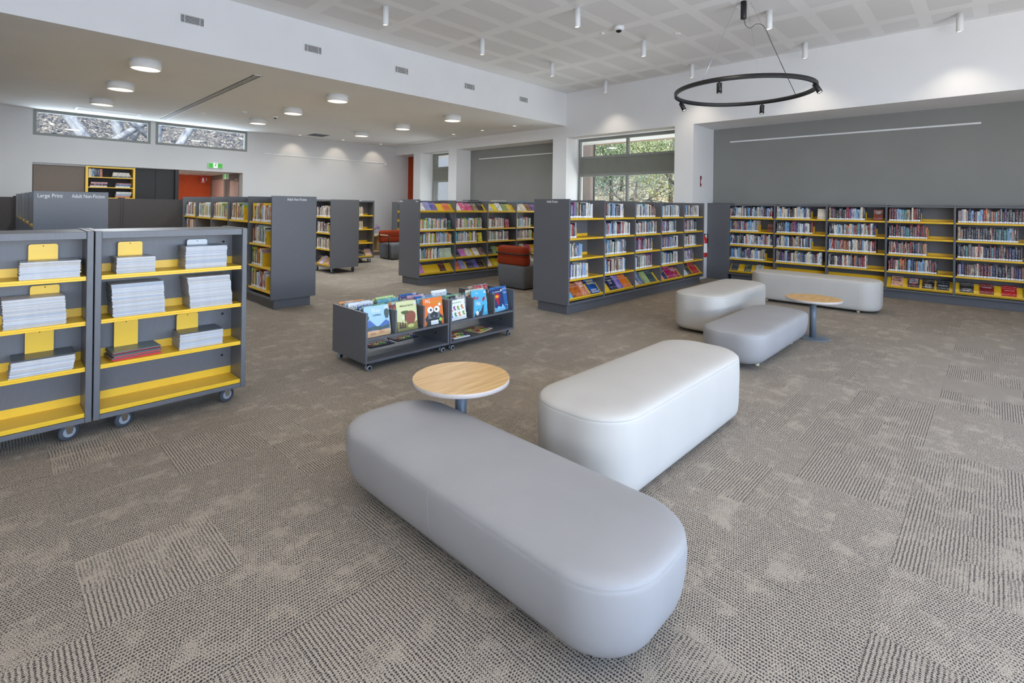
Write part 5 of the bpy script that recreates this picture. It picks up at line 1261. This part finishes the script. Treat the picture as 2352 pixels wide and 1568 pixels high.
def side_table(x, y, z, label):
    e = empty('side_table', (x, y, 0), 0, label, 'table', 'round side tables')
    b = MB(); b.lathe([(.18, 0), (.18, .006), (.172, .009), (.03, .012)], n=48); b.build('base', steelgrey, e)
    b = MB(); b.lathe([(.036, .01), (.036, z-.03)], n=28); b.build('post', steelgrey, e)
    b = MB(); b.lathe([(.09, z-.034), (.09, z-.028)], n=24); b.build('mounting_plate', black, e)
    b = MB(); b.lathe([(.294, z-.028), (.3, z-.025), (.3, z-.003), (.297, z-.0005)], n=72); top = b.build('edge_band', mat('laminated_edge', (188, 178, 172), .5, .3, var=.06, scale=10, stretch=(1, 1, 60)) if 'laminated_edge' not in MATS else MATS['laminated_edge'], e)
    b = MB(); b.lathe([(.2975, z-.004), (.2975, z+.0006)], n=72); b.build('table_top', oak, e)
side_table(2.05, 2.385, .485, 'round oak topped side table over the low ottoman, close to the browser box')
side_table(6.94, 1.58, .485, 'round oak topped side table beside the far low ottoman')

# ================================================================== ARMCHAIRS
def soft(b, x0, x1, y0, y1, z0, z1, r, M=None, seg=4):
    bm = bmesh.new(); bmesh.ops.create_cube(bm, size=1)
    for q in bm.verts: q.co = Vector(((x0+x1)/2+q.co.x*(x1-x0), (y0+y1)/2+q.co.y*(y1-y0), (z0+z1)/2+q.co.z*(z1-z0)))
    bmesh.ops.bevel(bm, geom=bm.edges[:], offset=r, segments=seg, affect='EDGES', profile=.5); bm.verts.index_update()
    b.add([(M @ q.co) if M else q.co for q in bm.verts], [[q.index for q in f.verts] for f in bm.faces], 0, True); bm.free()
def armchair(loc, rz, label):
    """front faces local -Y, back along +Y; width .72, depth .72"""
    e = empty('armchair', loc, rz, label, 'armchair'); Wd, D = .72, .7
    b = MB(); vs = []
    rings = []
    for z, i in ((.02, .045), (.03, .035), (.2, .014), (.38, .0), (.42, .004), (.445, .022), (.452, .06)):
        rings.append(rrect(Wd, D, .06, i, z, 6))
    b.ring(rings, True, (True, True)); b.build('seat_base', grey_f, e)
    for x in (.07, Wd-.07):
        for y in (.08, D-.08): bb = MB(); bb.lathe([(.02, 0), (.02, .022)], (x, y, 0), 12); bb.build('foot', blackm, e)
    b = MB(); soft(b, .0, Wd, D-.2, D+.005, .44, .62, .055); soft(b, -.005, Wd+.005, D-.19, D+.01, .56, .8, .075); b.build('back_cushion', orange_f, e)
    b = MB()
    b.tube([(-.02, .1, .02), (-.02, .1, .6), (-.02, .12, .655), (-.02, .17, .675), (-.02, .3, .675)], .013, 8)
    b.tube([(Wd+.02, .1, .02), (Wd+.02, .1, .6), (Wd+.02, .12, .655), (Wd+.02, .17, .675), (Wd+.02, .3, .675)], .013, 8)
    b.tube([(-.02, .5, .67), (-.02, D-.02, .66), (.0, D+.02, .655), (Wd, D+.02, .655), (Wd+.02, D-.02, .66), (Wd+.02, .5, .67)], .012, 8)
    b.build('arm_frame', black, e)
    for x in (-.02, Wd+.02): b = MB(); b.bbox(x-.02, x+.02, .16, .54, .66, .69, .012); b.build('armrest', oakleg, e)
armchair((6.78+.7, 6.18, 0), PI/2, 'rust backed grey armchair seen from behind, beside the Adult Fiction end panel')
armchair((7.76, 12.06, 0), 0, 'rust backed grey armchair with pale armrest, beyond the children and teen gondola')

# toy table with bead maze
e = empty('toy_cabinet', (8.0, 13.5, 0), 0, 'pale plywood toy stand behind the armchair', 'cabinet')
b = MB(); b.box(0, .9, 0, .4, .58, .61); b.box(0, .03, 0, .4, .12, .58); b.box(.87, .9, 0, .4, .12, .58); b.box(.29, .32, 0, .4, .12, .58); b.box(0, .9, .38, .4, .12, .58); b.box(0, .9, 0, .4, .1, .13); b.build('carcass', plywood, e)
B(.0, .9, .02, .38, 0, .1).build('plinth', lamtaupe, e)
e = empty('bead_maze', (8.15, 13.62, .61), 0, 'wire bead maze toy on the plywood stand', 'toy')
b = MB(); b.bbox(0, .3, 0, .2, 0, .02, .004); b.build('base', plywood, e)
for k, c in enumerate(((40, 90, 170), (200, 60, 50), (80, 150, 70))):
    b = MB(); b.tube([(.03+.24*t, .05+.05*k, .02+.24*math.sin(PI*t)*(1+.3*math.sin(3*PI*t+k))) for t in [i/14 for i in range(15)]], .004, 6); w_ = b.build('wire', pm_('wire_%d' % k, c), e)
    for t in (.2, .5, .75):
        b = MB(); b.lathe([(.002, -.016), (.014, -.008), (.014, .008), (.002, .016)], (.03+.24*t, .05+.05*k, .02+.24*math.sin(PI*t)*(1+.3*math.sin(3*PI*t+k))), 10); b.build('bead', pm_('wire_%d' % ((k+1) % 3), c), w_)
e = empty('drink_bottle', (8.02, 13.58, .61), 0, 'stacked white toy figure with a blue top on the plywood stand', 'toy')
for k in range(4): b = MB(); b.lathe([(.02, .0), (.04, .01), (.04, .04), (.02, .05)], (.03, 0, k*.05), 14); b.build('disc', whitem if k % 2 == 0 else plywood, e)
b = MB(); b.lathe([(.01, .2), (.035, .215), (.04, .24), (.02, .265)], (.03, 0, 0), 14); b.build('top', pm_('toy_blue', (70, 120, 170)), e)
